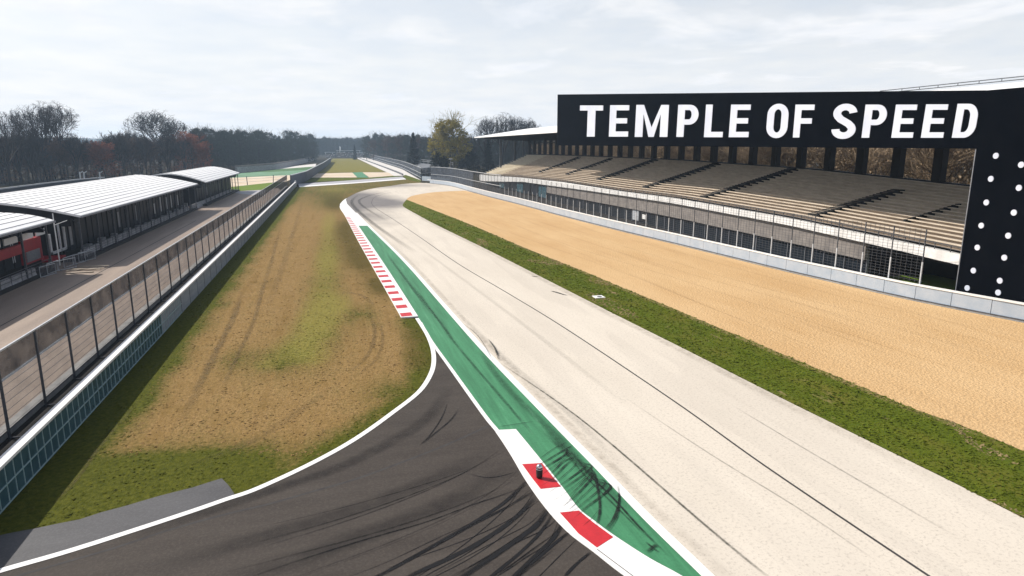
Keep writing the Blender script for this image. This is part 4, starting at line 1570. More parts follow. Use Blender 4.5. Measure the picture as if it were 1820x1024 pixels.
wf = [at(p, q)[:2] for p, q in ((396, 333), (410, 331), (447, 328.5), (487, 325.3), (505, 323))]
wt = thing("wire_fence", (wf[0][0], wf[0][1], 0), "thin wire fence with leaning posts beside the small gravel bed on the left loop", "fence")
for p in resample(cr(wf, 4), 13):
    b = MB()
    b.bar((p[0], p[1], 0), (p[0] + rnd.uniform(-.3, .3), p[1], 2.8), .22)
    b.build("post", M["dark_steel"], wt)
b = MB()
for z in (1.0, 1.9, 2.7):
    b.ribbon(cr(wf, 4), .05, z, z + .06)
b.build("wire", M["steel"], wt)

# far right fence and scaffold viewing stand
def tall_fence(name, label, pts, h, step, net, rail=True, thick=.16):
    t = thing(name, (pts[0][0], pts[0][1], 0), label, "fence")
    for p in resample(pts, step):
        b = MB()
        b.bar((p[0], p[1], 0), (p[0], p[1], h), thick)
        b.build("post", M["steel"], t)
    b = MB()
    b.ribbon(pts, .05, .3, h - .1)
    b.build("net", net, t)
    if rail:
        b = MB()
        for z in (.9, h * .55, h):
            b.ribbon(pts, .12, z - .08, z + .08)
        b.build("rail", M["pale_steel"], t)
    return t


tall_fence("catch_fence", "long dark debris fence along the right edge of the far straight", cr(g2([(749, 320.5), (715, 301.5), (690, 293), (664, 284), (648, 278.5)]), 3), 4.6, 8, M["far_net"])
wl_ = tall_fence("catch_fence", "short dark debris fence at the outer corner of the hairpin, before the dark bushes", cr(g2([(749, 320.5), (765, 318), (783, 316)]), 2), 4.4, 5, M["far_net"])
vs = thing("scaffold_stand", (*at(735, 308)[:2], 0), "small scaffold viewing stand behind the debris fence, below the dark conifer", "stand")
a_, c_ = Vector(at(722, 300)), Vector(at(782, 311))
b = MB()
dv = (c_ - a_)
nrm = Vector((dv.y, -dv.x, 0)).normalized()
if nrm.x < 0:
    nrm = -nrm
for k in range(5):
    b.hexa([a_ + nrm * k * 1.2, c_ + nrm * k * 1.2, c_ + nrm * (k * 1.2 + 1.1), a_ + nrm * (k * 1.2 + 1.1)], [p + Vector((0, 0, 1.0 + k * .6)) for p in (a_ + nrm * k * 1.2, c_ + nrm * k * 1.2, c_ + nrm * (k * 1.2 + 1.1), a_ + nrm * (k * 1.2 + 1.1))])
b.build("tier", M["steel"], vs)
b = MB()
for z in (4.6, 5.4):
    b.bar(a_ + nrm * 6 + Vector((0, 0, z)), c_ + nrm * 6 + Vector((0, 0, z)), .12)
for k in range(9):
    p = a_ + dv * (k / 8) + nrm * 6
    b.bar(p, p + Vector((0, 0, 5.4)), .14)
b.build("guard_rail", M["pale_steel"], vs)
# pale low wall at the end of the hairpin
hw = [at(751, 321)[:2], at(770, 322.5)[:2], at(801, 325)[:2]]
b = MB()
b.ribbon(hw, .4, 0, 1.6)
tag(b.build("end_wall", M["panel_grey"], origin=(*hw[0], 0)), "pale blue-grey wall closing the far end of the hairpin between two fences", "wall")
# lamp mast at the hairpin
mp = at(802, 329)
ml = thing("lamp_mast", mp, "thin mast with a small lamp head at the near end of the hairpin fence", "lamp mast")
b = MB()
b.tube([mp, (mp[0], mp[1], 8.2)], [.12, .08], 8, cap=True)
b.build("mast", M["steel"], ml)
b = MB()
b.box(mp[0] - .5, mp[0] + .5, mp[1] - .3, mp[1] + .3, 8.2, 8.5)
b.build("lamp_head", M["pale_steel"], ml)

# far end of the straight: spectator stand, gantry pieces, flag, masts
fe = at(612, 282)
for (px, wd, h, lab) in ((596, 22, 5.5, "pale low spectator stand left of the flagpole at the far end of the straight"), (620, 26, 7.5, "pale tiered spectator stand straight ahead at the far end of the straight"), (640, 16, 5.0, "small pale spectator stand at the right of the far straight end")):
    c = at(px, 280.5)
    t = thing("spectator_stand", c, lab, "stand", "spectator stands at the far end")
    b = MB()
    for k in range(5):
        b.box(c[0] - wd / 2, c[0] + wd / 2, c[1] + k * 1.4, c[1] + k * 1.4 + 1.4, 0, 1.2 + k * (h - 1.5) / 5)
    b.build("tier", M["fascia_grey"], t)
    b = MB()
    for k in range(int(wd / 1.3)):
        x = c[0] - wd / 2 + k * 1.3
        z = rnd.uniform(.8, h - 1)
        b.box(x, x + .6, c[1] - .3 + z * .8, c[1] + .1 + z * .8, z, z + rnd.uniform(.5, 1.3))
    b.build("seats", M["white_paint"], t)
    b = MB()
    b.box(c[0] - wd / 2 - 1, c[0] + wd / 2 + 1, c[1] + 3, c[1] + 9, h + .6, h + 1.0)
    for sx_ in (-1, 1):
        b.box(c[0] + sx_ * wd / 2 - .2, c[0] + sx_ * wd / 2 + .2, c[1] + 7, c[1] + 7.4, 0, h + .6)
    b.build("canopy", M["pale_steel"], t)
fp = at(604.5, 279)
ft = thing("flagpole", fp, "white flagpole with a narrow hanging flag at the far end of the straight", "flagpole")
b = MB()
b.tube([fp, (fp[0], fp[1], 13.5)], .25, 6, cap=True)
b.build("pole", M["white_metal"], ft)
b = MB()
b.hexa([(fp[0], fp[1] - .1, 8), (fp[0] + .9, fp[1] - .1, 7.4), (fp[0] + .9, fp[1] + .1, 7.4), (fp[0], fp[1] + .1, 8)], [(fp[0], fp[1] - .1, 13.2), (fp[0] + 1.5, fp[1] - .1, 12.6), (fp[0] + 1.5, fp[1] + .1, 12.6), (fp[0], fp[1] + .1, 13.2)])
b.build("flag", M["white_metal"], ft)
dm = at(597, 281)
dt = thing("lamp_mast", dm, "dark tall mast standing left of the flagpole in front of the hazy far wood", "lamp mast")
b = MB()
b.tube([dm, (dm[0], dm[1], 20)], [.45, .3], 6, cap=True)
b.build("mast", M["dark_steel"], dt)
b = MB()
b.box(dm[0] - 1, dm[0] + 1, dm[1] - .5, dm[1] + .5, 20, 20.8)
b.build("lamp_head", M["dark_steel"], dt)

# ------------------------------------------------------------------ trees
def tree_proto(kind, seed, height):
    """trunk and crown meshes, base at the origin"""
    rr = random.Random(seed)
    tb, cb = MB(), MB()
    V = Vector

    def jit(a):
        return V((rr.uniform(-a, a), rr.uniform(-a, a), rr.uniform(-a, a)))

    def limb(p, d, L, r, lvl, maxl, mb, up=.12, kids=(9, 7, 6, 4), droop=0.0):
        n = 5 if lvl < 2 else 3 if lvl < maxl else 2
        pts, rad = [p.copy()], [r]
        q = p.copy()
        for k in range(n):
            d = (d + jit(.20 if lvl else .07) + V((0, 0, (up if lvl < 2 or kind != "bare" else .05) * (1 if lvl else .3) - droop))).normalized()
            q = q + d * (L / n)
            pts.append(q.copy())
            rad.append(max(.034 if kind != "bare" else .045, r * (1 - .75 * (k + 1) / n)))
        target = tb if lvl < 2 else mb
        i = len(target.v)
        sides = 7 if lvl == 0 else 4 if lvl < 3 else 3
        target.tube(pts, rad, sides)
        g = rr.random()
        target.c += [(g, g, g, 1)] * (len(target.v) - i)
        if lvl < maxl:
            nk = kids[min(lvl, len(kids) - 1)]
            for k in range(nk):
                t = rr.uniform(.35, 1.0) if lvl != 1 or kind != "bare" else rr.uniform(.42, 1.0)
                fi = t * n
                a = min(n - 1, int(fi))
                base = pts[a].lerp(pts[a + 1], fi - a)
                dd = (pts[a + 1] - pts[a]).normalized()
                side = dd.cross(V((rr.uniform(-1, 1), rr.uniform(-1, 1), rr.uniform(-1, 1)))).normalized()
                spread = rr.uniform(.45, .95) if lvl else rr.uniform(.6, 1.15)
                nd = (dd + side * spread).normalized()
                ln = L * rr.uniform(.42, .68) * (1.1 - .45 * t if lvl == 0 else 1)
                limb(base, nd, ln, max(.036 if kind != "bare" else .05, rad[a] * rr.uniform(.42, .62)), lvl + 1, maxl, mb, up, kids, droop)

    def clump(c, rad, n, size, flat=1.0):
        for k in range(n):
            d = jit(1)
            d = d.normalized() * rr.random() ** .4 * rad
            p = c + V((d.x, d.y, d.z * flat))
            u = jit(1).normalized() * size * rr.uniform(.5, 1.2)
            w = jit(1).normalized() * size * rr.uniform(.4, .9)
            g = max(0, min(1, .5 + .5 * rr.uniform(-1, 1)))
            cb.face([p - u, p - w * .6, p + u, p + w])
            cb.c += [(g, g, g, 1)] * 4

    Ht = height
    if kind == "bare":
        # short bole forking into a fan of strong limbs
        bole = Ht * rr.uniform(.24, .32)
        pts = [V((0, 0, 0)), V((.1, 0, bole * .5)), V((rr.uniform(-.2, .2), rr.uniform(-.2, .2), bole))]
        tb.tube(pts, [Ht * .021, Ht * .017, Ht * .016], 8)
        tb.c += [(.3, .3, .3, 1)] * len(tb.v)
        nl = 7
        for k in range(nl):
            a = 6.283 * k / nl + rr.uniform(-.3, .3)
            tl = .12 if k == 0 else rr.uniform(.25, .62)
            d = V((math.cos(a) * tl, math.sin(a) * tl, 1)).normalized()
            limb(pts[1].lerp(pts[2], rr.uniform(.3, 1)), d, Ht * rr.uniform(.52, .70) * (1.02 if k == 0 else 1 - tl * .22), Ht * rr.uniform(.012, .017), 1, 4, cb, .08, (0, 7, 5, 4))
        # the crown closes to an even dome, as old park trees do
        for mb in (tb, cb):
            for q, (x, y, z) in enumerate(mb.v):
                zc = .56 * Ht
                rr_ = math.sqrt((x / (.36 * Ht)) ** 2 + (y / (.36 * Ht)) ** 2 + ((z - zc) / (.44 * Ht if z > zc else .9 * Ht)) ** 2)
                lim = .9
                if rr_ > lim:
                    k_ = (lim + .22 * math.tanh((rr_ - lim) / .5)) / rr_
                    mb.v[q] = (x * k_, y * k_, zc + (z - zc) * k_)
    elif kind == "tan":
        limb(V((0, 0, 0)), V((rr.uniform(-.08, .08), rr.uniform(-.08, .08), 1)), Ht * .72, Ht * .019, 0, 4, cb, .10, (12, 8, 6, 4))
    elif kind in ("brushy", "rusty"):
        limb(V((0, 0, 0)), V((rr.uniform(-.15, .15), rr.uniform(-.15, .15), 1)), Ht * .66, Ht * .013, 0, 3, cb, .12, (14, 8, 6))
        for k in range(38 if kind == "brushy" else 90):
            a, z = rr.uniform(0, 6.28), rr.random() ** .8
            rad = Ht * .30 * (1 - .55 * z) * math.sqrt(rr.random())
            clump(V((rad * math.cos(a), rad * math.sin(a), Ht * (.05 + .86 * z))), Ht * .075, 24, .30)
    elif kind == "leafy":
        limb(V((0, 0, 0)), V((0, 0, 1)), Ht * .8, Ht * .014, 0, 2, cb, .12, (12, 5))
        for k in range(90):
            a, z = rr.uniform(0, 6.28), rr.random()
            prof = math.sin(math.pi * (.12 + .86 * z)) ** .6
            rad = Ht * .20 * prof * rr.random() ** .35
            clump(V((rad * math.cos(a), rad * math.sin(a), Ht * (.05 + .94 * z))), Ht * rr.uniform(.035, .07), 42, .34, .8)
    elif kind == "willow":
        limb(V((0, 0, 0)), V((0, 0, 1)), Ht * .8, Ht * .016, 0, 3, cb, .14, (14, 7, 4))
        for k in range(170):
            a, z = rr.uniform(0, 6.28), rr.random()
            prof = math.sin(math.pi * (.10 + .80 * z)) ** .7
            rad = Ht * .33 * prof * rr.random() ** .4
            clump(V((rad * math.cos(a), rad * math.sin(a), Ht * (.14 + .84 * z))), Ht * rr.uniform(.035, .07), 56, .46, 1.2)
    elif kind == "conifer":
        tb.tube([(0, 0, 0), (0, 0, Ht * .96)], [Ht * .014, .05], 6)
        tb.c += [(.3, .3, .3, 1)] * len(tb.v)
        for k in range(240):
            z = (k + .5) / 240
            rad = Ht * .22 * (1 - z) ** .8 + .15
            a = rr.uniform(0, 6.28)
            rr_ = rad * rr.uniform(.25, 1.0)
            clump(V((rr_ * math.cos(a), rr_ * math.sin(a), Ht * (.04 + .95 * z) - rr_ * .25)), max(.35, rad * .30), 22, .34, .6)
    elif kind == "bush":
        limb(V((0, 0, 0)), V((0, 0, 1)), Ht * .6, Ht * .02, 0, 2, cb, .1, (9, 5))
        for k in range(60):
            a, z = rr.uniform(0, 6.28), rr.random()
            rad = Ht * .55 * math.sqrt(max(0, 1 - z * z)) * rr.random() ** .4
            clump(V((rad * math.cos(a), rad * math.sin(a), Ht * z * .95)), Ht * .12, 30, .28)
    return tb, cb


PRO = {}
def proto(key, kind, seed, height, leaf, name):
    tb, cb = tree_proto(kind, seed, height)
    for mb in (tb, cb):
        while len(mb.c) < len(mb.v):
            mb.c.append((.4, .4, .4, 1))
    meshes = []
    for nm, mb, m in (("trunk", tb, M["bark"] if kind != "tan" else M["twig_tan"]), ("crown", cb, leaf)):
        o = mb.build(nm, m)
        meshes.append(o.data)
        bpy.data.objects.remove(o)
    PRO[key] = (meshes, height, name)


proto("bare0", "bare", 11, 24, M["twig"], "bare_tree")
proto("bare1", "bare", 12, 24, M["twig"], "bare_tree")
proto("bare2", "bare", 13, 24, M["twig"], "bare_tree")
proto("brush0", "brushy", 21, 16, M["brush"], "bare_tree")
proto("brush1", "brushy", 22, 16, M["brush"], "bare_tree")
proto("brush2", "brushy", 24, 16, M["brush_grey"], "bare_tree")
proto("brush3", "brushy", 25, 16, M["brush_warm"], "bare_tree")
proto("rust0", "rusty", 23, 16, M["leaf_rust"], "autumn_tree")
proto("leafy0", "leafy", 31, 21, M["leaf_dark"], "broadleaf_tree")
proto("leafy1", "leafy", 32, 21, M["leaf_dark"], "broadleaf_tree")
proto("leafy2", "leafy", 33, 21, M["leaf_dark"], "broadleaf_tree")
proto("willow0", "willow", 41, 23, M["leaf_willow"], "broadleaf_tree")
proto("conifer0", "conifer", 51, 16, M["leaf_conifer"], "conifer_tree")
proto("bush0", "bush", 61, 6, M["leaf_conifer"], "bush")
proto("tan0", "tan", 71, 18, M["twig_tan"], "bare_tree")
proto("tan1", "brushy", 72, 16, M["twig_tan"], "bare_tree")


def plant(key, x, y, h, label, cat="tree", group=None, wide=1.0, rz=None, lean=(0, 0)):
    meshes, ph, name = PRO[key]
    s = h / ph
    t = bpy.data.objects.new(name, None)
    C.objects.link(t)
    t.location = (x, y, 0)
    t.rotation_euler = (lean[0], lean[1], rnd.uniform(0, 6.28) if rz is None else rz)
    t.scale = (s * wide, s * wide, s)
    tag(t, label, cat, group)
    for nm, me in zip(("trunk", "crown"), meshes):
        o = bpy.data.objects.new(nm, me)
        C.objects.link(o)
        o.parent = t
    return t


def plant_px(key, px, base, top, label, wide=1.0, cat="tree", group=None, rz=None, lean=(0, 0), k=1.0):
    x, y, _ = at(px, base)
    depth = SY * x + CY * y
    # height from the drop between base and top along the sight lines
    z = atd(px, top, depth)[2]
    return plant(key, x, y, z * k * (1.09 if key.startswith("bare") else 1.0), label, cat, group, wide, rz, lean)


# the big bare trees on the left
plant_px("bare0", 116, 319.5, 196, "largest bare tree with spreading crown behind the guard wall on the left", .85, rz=.5)
plant_px("bare1", 90, 322, 195, "tall bare tree left of the largest one, its trunks crossing near the base", .62, rz=2.1)
plant_px("bare2", 86, 323, 199, "bare tree leaning to the left over the guard wall", .68, rz=1.0, lean=(0, R(-13)))
plant_px("bare1", 20, 330, 213, "bare tree at the left picture edge", 1.0, rz=4.0)
plant_px("bare0", 60, 326, 236, "slim low bare tree in front of the crossing trunks", .7, rz=3.0)
plant_px("bare2", 286, 308, 205, "bare tree with broad round crown, highest beyond the pavilion roofs", 1.35, rz=.2)
plant_px("bare1", 246, 310, 240, "fan-shaped bare tree left of the round-crowned tree", 1.0, rz=5.0)
plant_px("bare0", 318, 306, 222, "bare tree against the right side of the round-crowned tree", 1.0, rz=5.5)
plant_px("rust0", 342, 311.5, 229, "rust-red tree right of the round-crowned bare tree", 1.25, rz=1.0)
plant_px("rust0", 190, 320, 247, "low rusty tree in the brown thicket left of the pavilions' far end", 1.4, rz=2.2)
plant_px("rust0", 364, 310, 248, "small rust-red tree at the edge of the blue wood", 1.0, rz=4.2)
plant_px("bare2", 158, 316, 250, "thin dark snag between the big bare trees and the rusty thicket", .35)
# brown wood behind
lab_br = "brown leafless tree in the dense dark wood behind the pavilions"
for row, (db, dtp) in enumerate(((0, 6), (-2.5, 2), (-5, 0), (-8, -3))):
    px = -70 + row * 5
    while px < 352 and row < 3:
        base = 327 + db - (px / 352) * (17 + row)
        top = 248 + dtp * .6 + rnd.uniform(-9, 14) - (7 if 200 < px else 0) + (9 if 135 < px < 185 else 0)
        plant_px(rnd.choice(["brush0", "brush1", "brush2", "brush3", "brush3"]), px, base, top, lab_br, rnd.uniform(1.0, 1.5), group="dark leafless wood behind the pavilions")
        px += rnd.uniform(11, 19)
# blue wood left of the straight
# thin dark stems standing out in front of the brown wood
lab_st = "thin dark bare tree standing before the brown wood behind the pavilions"
for px in (8, 38, 68, 140, 205, 222, 262, 300, 330):
    plant_px(rnd.choice(["bare0", "bare1", "bare2"]), px, 328 - px / 352 * 16, 246 + rnd.uniform(-6, 10), lab_st, .75, group="thin dark trees before the brown wood")
lab_bl = "dark blue-green tree in the close row left of the far straight"
for row, (db, dtp) in enumerate(((0, 3), (-2.5, 0), (-5, -1))):
    px = 352 + row * 4
    while px < 560 - row * 2:
        base = 304.5 + db * .7 - (px - 352) / 208 * 17.5
        top = 232 + dtp + rnd.uniform(-6, 9) + (px - 352) / 208 * 9
        plant_px(rnd.choice(["leafy0", "leafy1", "leafy2"]), px, base, top, lab_bl, rnd.uniform(.9, 1.25), group="blue-green wood left of the straight")
        px += rnd.uniform(9, 13)
# right of the straight
lab_r = "hazy blue-grey tree in the wood right of the far straight"
for row in range(3):
    px = 652 + row * 4
    while px < 1000:
        t = (px - 652) / 348
        base = 284 + 14 * min(1, t * 2.2) - row * 1.6
        top = 242 - row * .8 + rnd.uniform(-4, 6) + 3 * t
        plant_px(rnd.choice(["leafy0", "leafy1", "leafy2", "brush0"]), px, base, top, lab_r, rnd.uniform(.9, 1.3), group="blue-grey wood right of the straight")
        px += rnd.uniform(10, 15)
plant_px("conifer0", 736, 301, 236, "dark pointed conifer above the scaffold stand", 1.05, rz=1)
plant_px("willow0", 800, 308, 214, "large yellow-green tree right of the dark conifer", 1.18, rz=2)
plant_px("bush0", 779, 314, 271, "big dark bush left under the yellow-green tree", .8, "bush")
plant_px("bush0", 792, 314, 279, "lower dark bush straight below the yellow-green tree", .8, "bush")
plant_px("bush0", 838, 309, 270, "dark bush right under the yellow-green tree", .85, "bush")
plant_px("bush0", 822, 309, 283, "small dark bush between the two big bushes under the yellow-green tree", .9, "bush")
plant_px("conifer0", 868, 309, 248, "dark green conifer seen under the end of the grandstand roof", 1.0, rz=2)
plant_px("bare0", 866, 306, 218, "bare tree with fine crown above the tip of the grandstand roof", .8, rz=1)
plant_px("bare1", 893, 305, 211, "tallest bare tree above the far end of the grandstand roof", .8, rz=2)
plant_px("bare2", 915, 305, 214, "bare tree behind the grandstand roof, left of the billboard", .8, rz=3)
plant_px("bare0", 940, 305, 220, "low bare tree top just left of the billboard", .8, rz=4)
plant_px("conifer0", 631, 284, 257, "small dark cypress left of the right wood at the far straight end", .8, rz=3)
# wood behind the grandstand
lab_s = "sunlit tan leafless tree in the wood seen through the grandstand's rear openings"
for row in range(3):
    y = 20 + row * 3
    while y < 262:
        plant(rnd.choice(["tan0", "tan1", "tan1"]), 84 + row * 9 + rnd.uniform(-3, 3), y, rnd.uniform(13.2, 15.0) + (row == 2) * .6, lab_s, group="tan wood behind the grandstand", wide=rnd.uniform(1.0, 1.4))
        y += rnd.uniform(6, 9)
# hazy wood closing the view
lab_f = "pale hazy tree in the wood closing the far end of the straight"
for row in range(3):
    px = 545 + row * 3
    while px < 668:
        plant_px(rnd.choice(["leafy0", "leafy1", "leafy2"]), px, 277.5 - row * 1.6, 246 + rnd.uniform(-2.5, 3) - row * .4, lab_f, rnd.uniform(1.0, 1.5), group="hazy wood at the far end")
        px += rnd.uniform(6.5, 9)
# distant wooded ridge, a mass nobody could count
hb = MB()
hr = random.Random(5)
for k in range(150):
    a = -75 + 150 * k / 149
for ring, (dist, hh) in enumerate(((1250, 24), (1700, 34), (2300, 48))):
    prev = None
    for k in range(121):
        an = R(-62 + 110 * k / 120)
        x, y = dist * math.sin(an), dist * math.cos(an)
        z = hh * (.72 + .35 * mnoise.noise((k * .13, ring * 7.7, 0))) + 2.5 * mnoise.noise((k * 1.7, ring, 4))
        cur = ((x, y, 0), (x, y, z * .8), (x * 1.05, y * 1.05, z), (x * 1.12, y * 1.12, 0))
        if prev:
            for q in range(3):
                hb.face([prev[q], cur[q], cur[q + 1], prev[q + 1]])
        prev = cur
o = hb.build("hills", mat("ridge_wood", (0.045, 0.06, 0.05), (0.03, 0.045, 0.04), .02, .95))
o["kind"] = "structure"

# ------------------------------------------------------------------ grass blades along the verge and infield
def inside(poly):
    P = np.array(poly)
    Q = np.roll(P, -1, axis=0)

    def f(pts):
        r = np.zeros(len(pts), bool)
        for (xa, ya), (xb, yb) in zip(P, Q):
            if ya == yb:
                continue
            c = ((ya > pts[:, 1]) != (yb > pts[:, 1])) & (pts[:, 0] < (xb - xa) * (pts[:, 1] - ya) / (yb - ya) + xa)
            r ^= c
        return r
    return f


def blades(name, poly, n, colour, ymin, ymax, h=(.07, .16), z=.03, skip=None):
    rg = np.random.default_rng(3)
    P = np.array(poly)
    x0, x1 = P[:, 0].min(), P[:, 0].max()
    # denser near the camera, where the picture resolves them
    y = ymin * (ymax / ymin) ** rg.random(n)
    x = x0 + (x1 - x0) * rg.random(n)
    pts = np.stack([x, y], 1)
    pts = pts[inside(poly)(pts)]
    pts = pts[rg.random(len(pts)) < np.clip((ymax - pts[:, 1]) / (ymax * .6), 0, 1)]
    if skip is not None:
        pts = pts[~inside(skip)(pts)]
    m = len(pts)
    hh = rg.uniform(h[0], h[1], m) * (1 + pts[:, 1] / 120)
    ww = rg.uniform(.03, .07, m) * (1 + pts[:, 1] / 60)
    an = rg.uniform(0, 2 * np.pi, m)
    lx, ly = rg.uniform(-.06, .06, m), rg.uniform(-.06, .06, m)
    v = np.zeros((m, 3, 3), np.float32)
    v[:, 0, 0] = pts[:, 0] - ww * np.cos(an)
    v[:, 0, 1] = pts[:, 1] - ww * np.sin(an)
    v[:, 1, 0] = pts[:, 0] + ww * np.cos(an)
    v[:, 1, 1] = pts[:, 1] + ww * np.sin(an)
    ln = hh * rg.uniform(1.2, 2.4, m)
    v[:, 2, 0] = pts[:, 0] - ln * np.sin(an)
    v[:, 2, 1] = pts[:, 1] + ln * np.cos(an)
    v[:, :2, 2] = z - .005
    v[:, 2, 2] = z + hh * rg.uniform(.3, .9, m)
    col = np.array([colour(a, b_) for a, b_ in pts], np.float32)
    col *= rg.uniform(.85, 1.2, (m, 1))
    cc = np.ones((m, 3, 4), np.float32)
    cc[:, :, :3] = col[:, None, :]
    me = bpy.data.meshes.new(name)
    me.vertices.add(3 * m)
    me.vertices.foreach_set("co", v.ravel())
    me.loops.add(3 * m)
    me.loops.foreach_set("vertex_index", np.arange(3 * m, dtype=np.int32))
    me.polygons.add(m)
    me.polygons.foreach_set("loop_start", np.arange(0, 3 * m, 3, dtype=np.int32))
    me.polygons.foreach_set("loop_total", np.full(m, 3, np.int32))
    ca = me.color_attributes.new("mask", "FLOAT_COLOR", "POINT")
    ca.data.foreach_set("color", cc.ravel())
    me.materials.append(M["blade"])
    me.update()
    me.validate()
    o = bpy.data.objects.new(name, me)
    C.objects.link(o)
    o["kind"] = "stuff"
    return o


def verge_col(x, y):
    t = .5 + .5 * mnoise.noise((x * .5, y * .3, 2.0))
    if mnoise.noise((x * .42, y * .16, 7.0)) > .38:
        return (.24, .18, .09)
    return (.058 + .06 * t, .086 + .045 * t, .007 + .009 * t)


def infield_col(x, y):
    d, l, ol, _ = infield_mask(x, y)
    k = d + .55 * mnoise.noise((x * .6, y * .6, 1.0)) + .3 * mnoise.noise((x * 2.6, y * 2.6, 1.0))
    k = max(0, min(1, (k - .3) / .45))
    g = (.080, .085, .013)
    br_ = (.265, .17, .074)
    c = [g[q] * (1 - k) + br_[q] * k for q in range(3)]
    li = (.19, .17, .04)
    oc = (.07, .06, .015)
    c = [c[q] * (1 - .6 * l) + li[q] * .6 * l for q in range(3)]
    return [c[q] * (1 - .55 * ol) + oc[q] * .55 * ol for q in range(3)]


tag(blades("verge_blades", vpoly, 45000, verge_col, 13, 150, (.03, .08)), "short green grass on the verge beside the gravel trap", "grass")
tag(blades("infield_blades", inf, 34000, infield_col, 15, 110, (.02, .045), skip=pad), "short dry and green grass on the infield", "grass")

# ------------------------------------------------------------------ air
hz = MB()
hz.box(-1600, 1300, -50, 2700, -1.0, 62)
hm = NT("haze")
vol = hm.n("ShaderNodeVolumePrincipled", {"Color": (0.58, 0.77, 1.0), "Density": 0.00022, "Anisotropy": 0.25})
hm.n("ShaderNodeOutputMaterial", {"Volume": vol.outputs[0]})
o = hz.build("haze", hm.mat)
o["kind"] = "stuff"

# ------------------------------------------------------------------ light and sky
SUN_EL = 39.5
sun_h = Vector((-0.79, 0.613, 0)).normalized()     # horizontal direction towards the sun
sv = Vector((sun_h.x * math.cos(R(SUN_EL)), sun_h.y * math.cos(R(SUN_EL)), math.sin(R(SUN_EL))))
ld = bpy.data.lights.new("sun", "SUN")
ld.energy = 4.9
ld.angle = R(0.55)
ld.color = (1.0, 0.945, 0.87)
lo = bpy.data.objects.new("sun", ld)
C.objects.link(lo)
lo.rotation_euler = (-sv).to_track_quat("-Z", "Y").to_euler()
lo.location = (0, 0, 80)

wd = bpy.data.worlds.new("World")
SC.world = wd
wd.use_nodes = True
nt = wd.node_tree
nt.nodes.clear()
N, LK = nt.nodes.new, nt.links.new


def wn_(typ, ins=None, **kw):
    nd = N(typ)
    for k, v in kw.items():
        setattr(nd, k, v)
    for k, v in (ins or {}).items():
        if isinstance(v, bpy.types.NodeSocket):
            LK(v, nd.inputs[k])
        else:
            nd.inputs[k].default_value = v
    return nd


sky = wn_("ShaderNodeTexSky", sky_type="NISHITA")
sky.sun_disc = False
sky.sun_elevation = R(SUN_EL)
sky.sun_rotation = math.atan2(sun_h.x, sun_h.y)
sky.air_density, sky.dust_density = 1.0, 2.0
tc = wn_("ShaderNodeTexCoord")
sp = wn_("ShaderNodeSeparateXYZ", {0: tc.outputs["Generated"]})
zc = wn_("ShaderNodeMath", {0: sp.outputs[2], 1: 0.10}, operation="ADD")
zc = wn_("ShaderNodeMath", {0: zc.outputs[0], 1: 0.04}, operation="MAXIMUM")
ux = wn_("ShaderNodeMath", {0: sp.outputs[0], 1: zc.outputs[0]}, operation="DIVIDE")
uy = wn_("ShaderNodeMath", {0: sp.outputs[1], 1: zc.outputs[0]}, operation="DIVIDE")
cv = wn_("ShaderNodeCombineXYZ", {0: ux.outputs[0], 1: uy.outputs[0], 2: 0.0})
mp_ = wn_("ShaderNodeMapping", {"Vector": cv.outputs[0], "Scale": (0.85, 0.75, 1.0), "Rotation": (0, 0, R(18)), "Location": (0.6, 0.25, 0)})
cn = wn_("ShaderNodeTexNoise", {"Vector": mp_.outputs[0], "Scale": 1.5, "Detail": 9.0, "Roughness": 0.55, "Distortion": 0.4})
cm = wn_("ShaderNodeMapRange", {"Value": cn.outputs["Fac"], "From Min": 0.38, "From Max": 0.62})
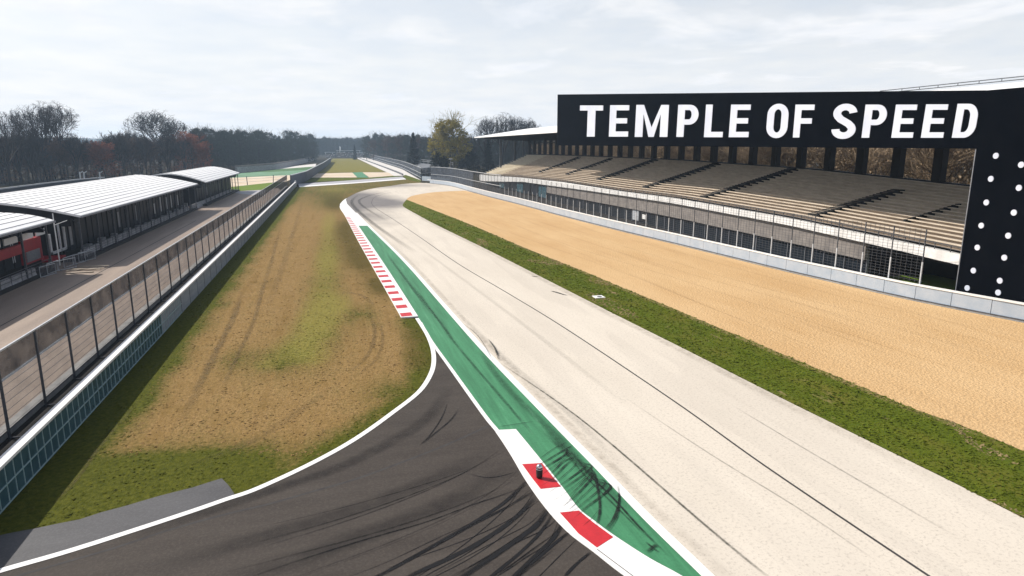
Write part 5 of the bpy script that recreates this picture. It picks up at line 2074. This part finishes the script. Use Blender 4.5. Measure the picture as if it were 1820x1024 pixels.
hzn = wn_("ShaderNodeMapRange", {"Value": sp.outputs[2], "From Min": 0.02, "From Max": 0.30, "To Min": 1.0, "To Max": 0.0})
mx_ = wn_("ShaderNodeMath", {0: cm.outputs[0], 1: hzn.outputs[0]}, operation="MAXIMUM")
high = wn_("ShaderNodeMapRange", {"Value": sp.outputs[2], "From Min": 0.26, "From Max": 0.55, "To Min": 1.0, "To Max": 0.22})
fin0 = wn_("ShaderNodeMapRange", {"Value": mx_.outputs[0], "From Min": 0.0, "From Max": 1.0, "To Min": 0.45, "To Max": 1.0})
fin = wn_("ShaderNodeMath", {0: fin0.outputs[0], 1: high.outputs[0]}, operation="MULTIPLY")
c2n = wn_("ShaderNodeTexNoise", {"Vector": mp_.outputs[0], "Scale": 2.6, "Detail": 7.0, "Roughness": 0.55})
c2m = wn_("ShaderNodeMapRange", {"Value": c2n.outputs["Fac"], "From Min": 0.35, "From Max": 0.65})
ccol = wn_("ShaderNodeMix", {0: c2m.outputs[0]}, data_type="RGBA")
ccol.inputs[6].default_value = (7.15, 7.4, 7.8, 1)
ccol.inputs[7].default_value = (8.0, 8.0, 8.05, 1)
skm = wn_("ShaderNodeMix", {0: fin.outputs[0], 6: sky.outputs[0], 7: ccol.outputs[2]}, data_type="RGBA")
bg = wn_("ShaderNodeBackground", {"Color": skm.outputs[2], "Strength": 0.10})
wn_("ShaderNodeOutputWorld", {"Surface": bg.outputs[0]})

# ------------------------------------------------------------------ camera and output
cd = bpy.data.cameras.new("camera")
cd.sensor_width = 36.0
cd.lens = 36.0 * F / 1820.0
cd.clip_start = 0.2
cd.clip_end = 12000
co = bpy.data.objects.new("camera", cd)
C.objects.link(co)
co.location = (0, 0, H)
co.rotation_euler = (math.pi / 2 - TH, 0, -YAW)
SC.camera = co
vs_ = SC.view_settings
SC.display_settings.display_device = "sRGB"
vs_.view_transform = "Standard"
vs_.look = "None"
vs_.exposure = 0.33
vs_.gamma = 1.0
cy = SC.cycles
cy.max_bounces = 6
cy.diffuse_bounces = 3
cy.transparent_max_bounces = 24
cy.volume_bounces = 1
cy.use_denoising = True
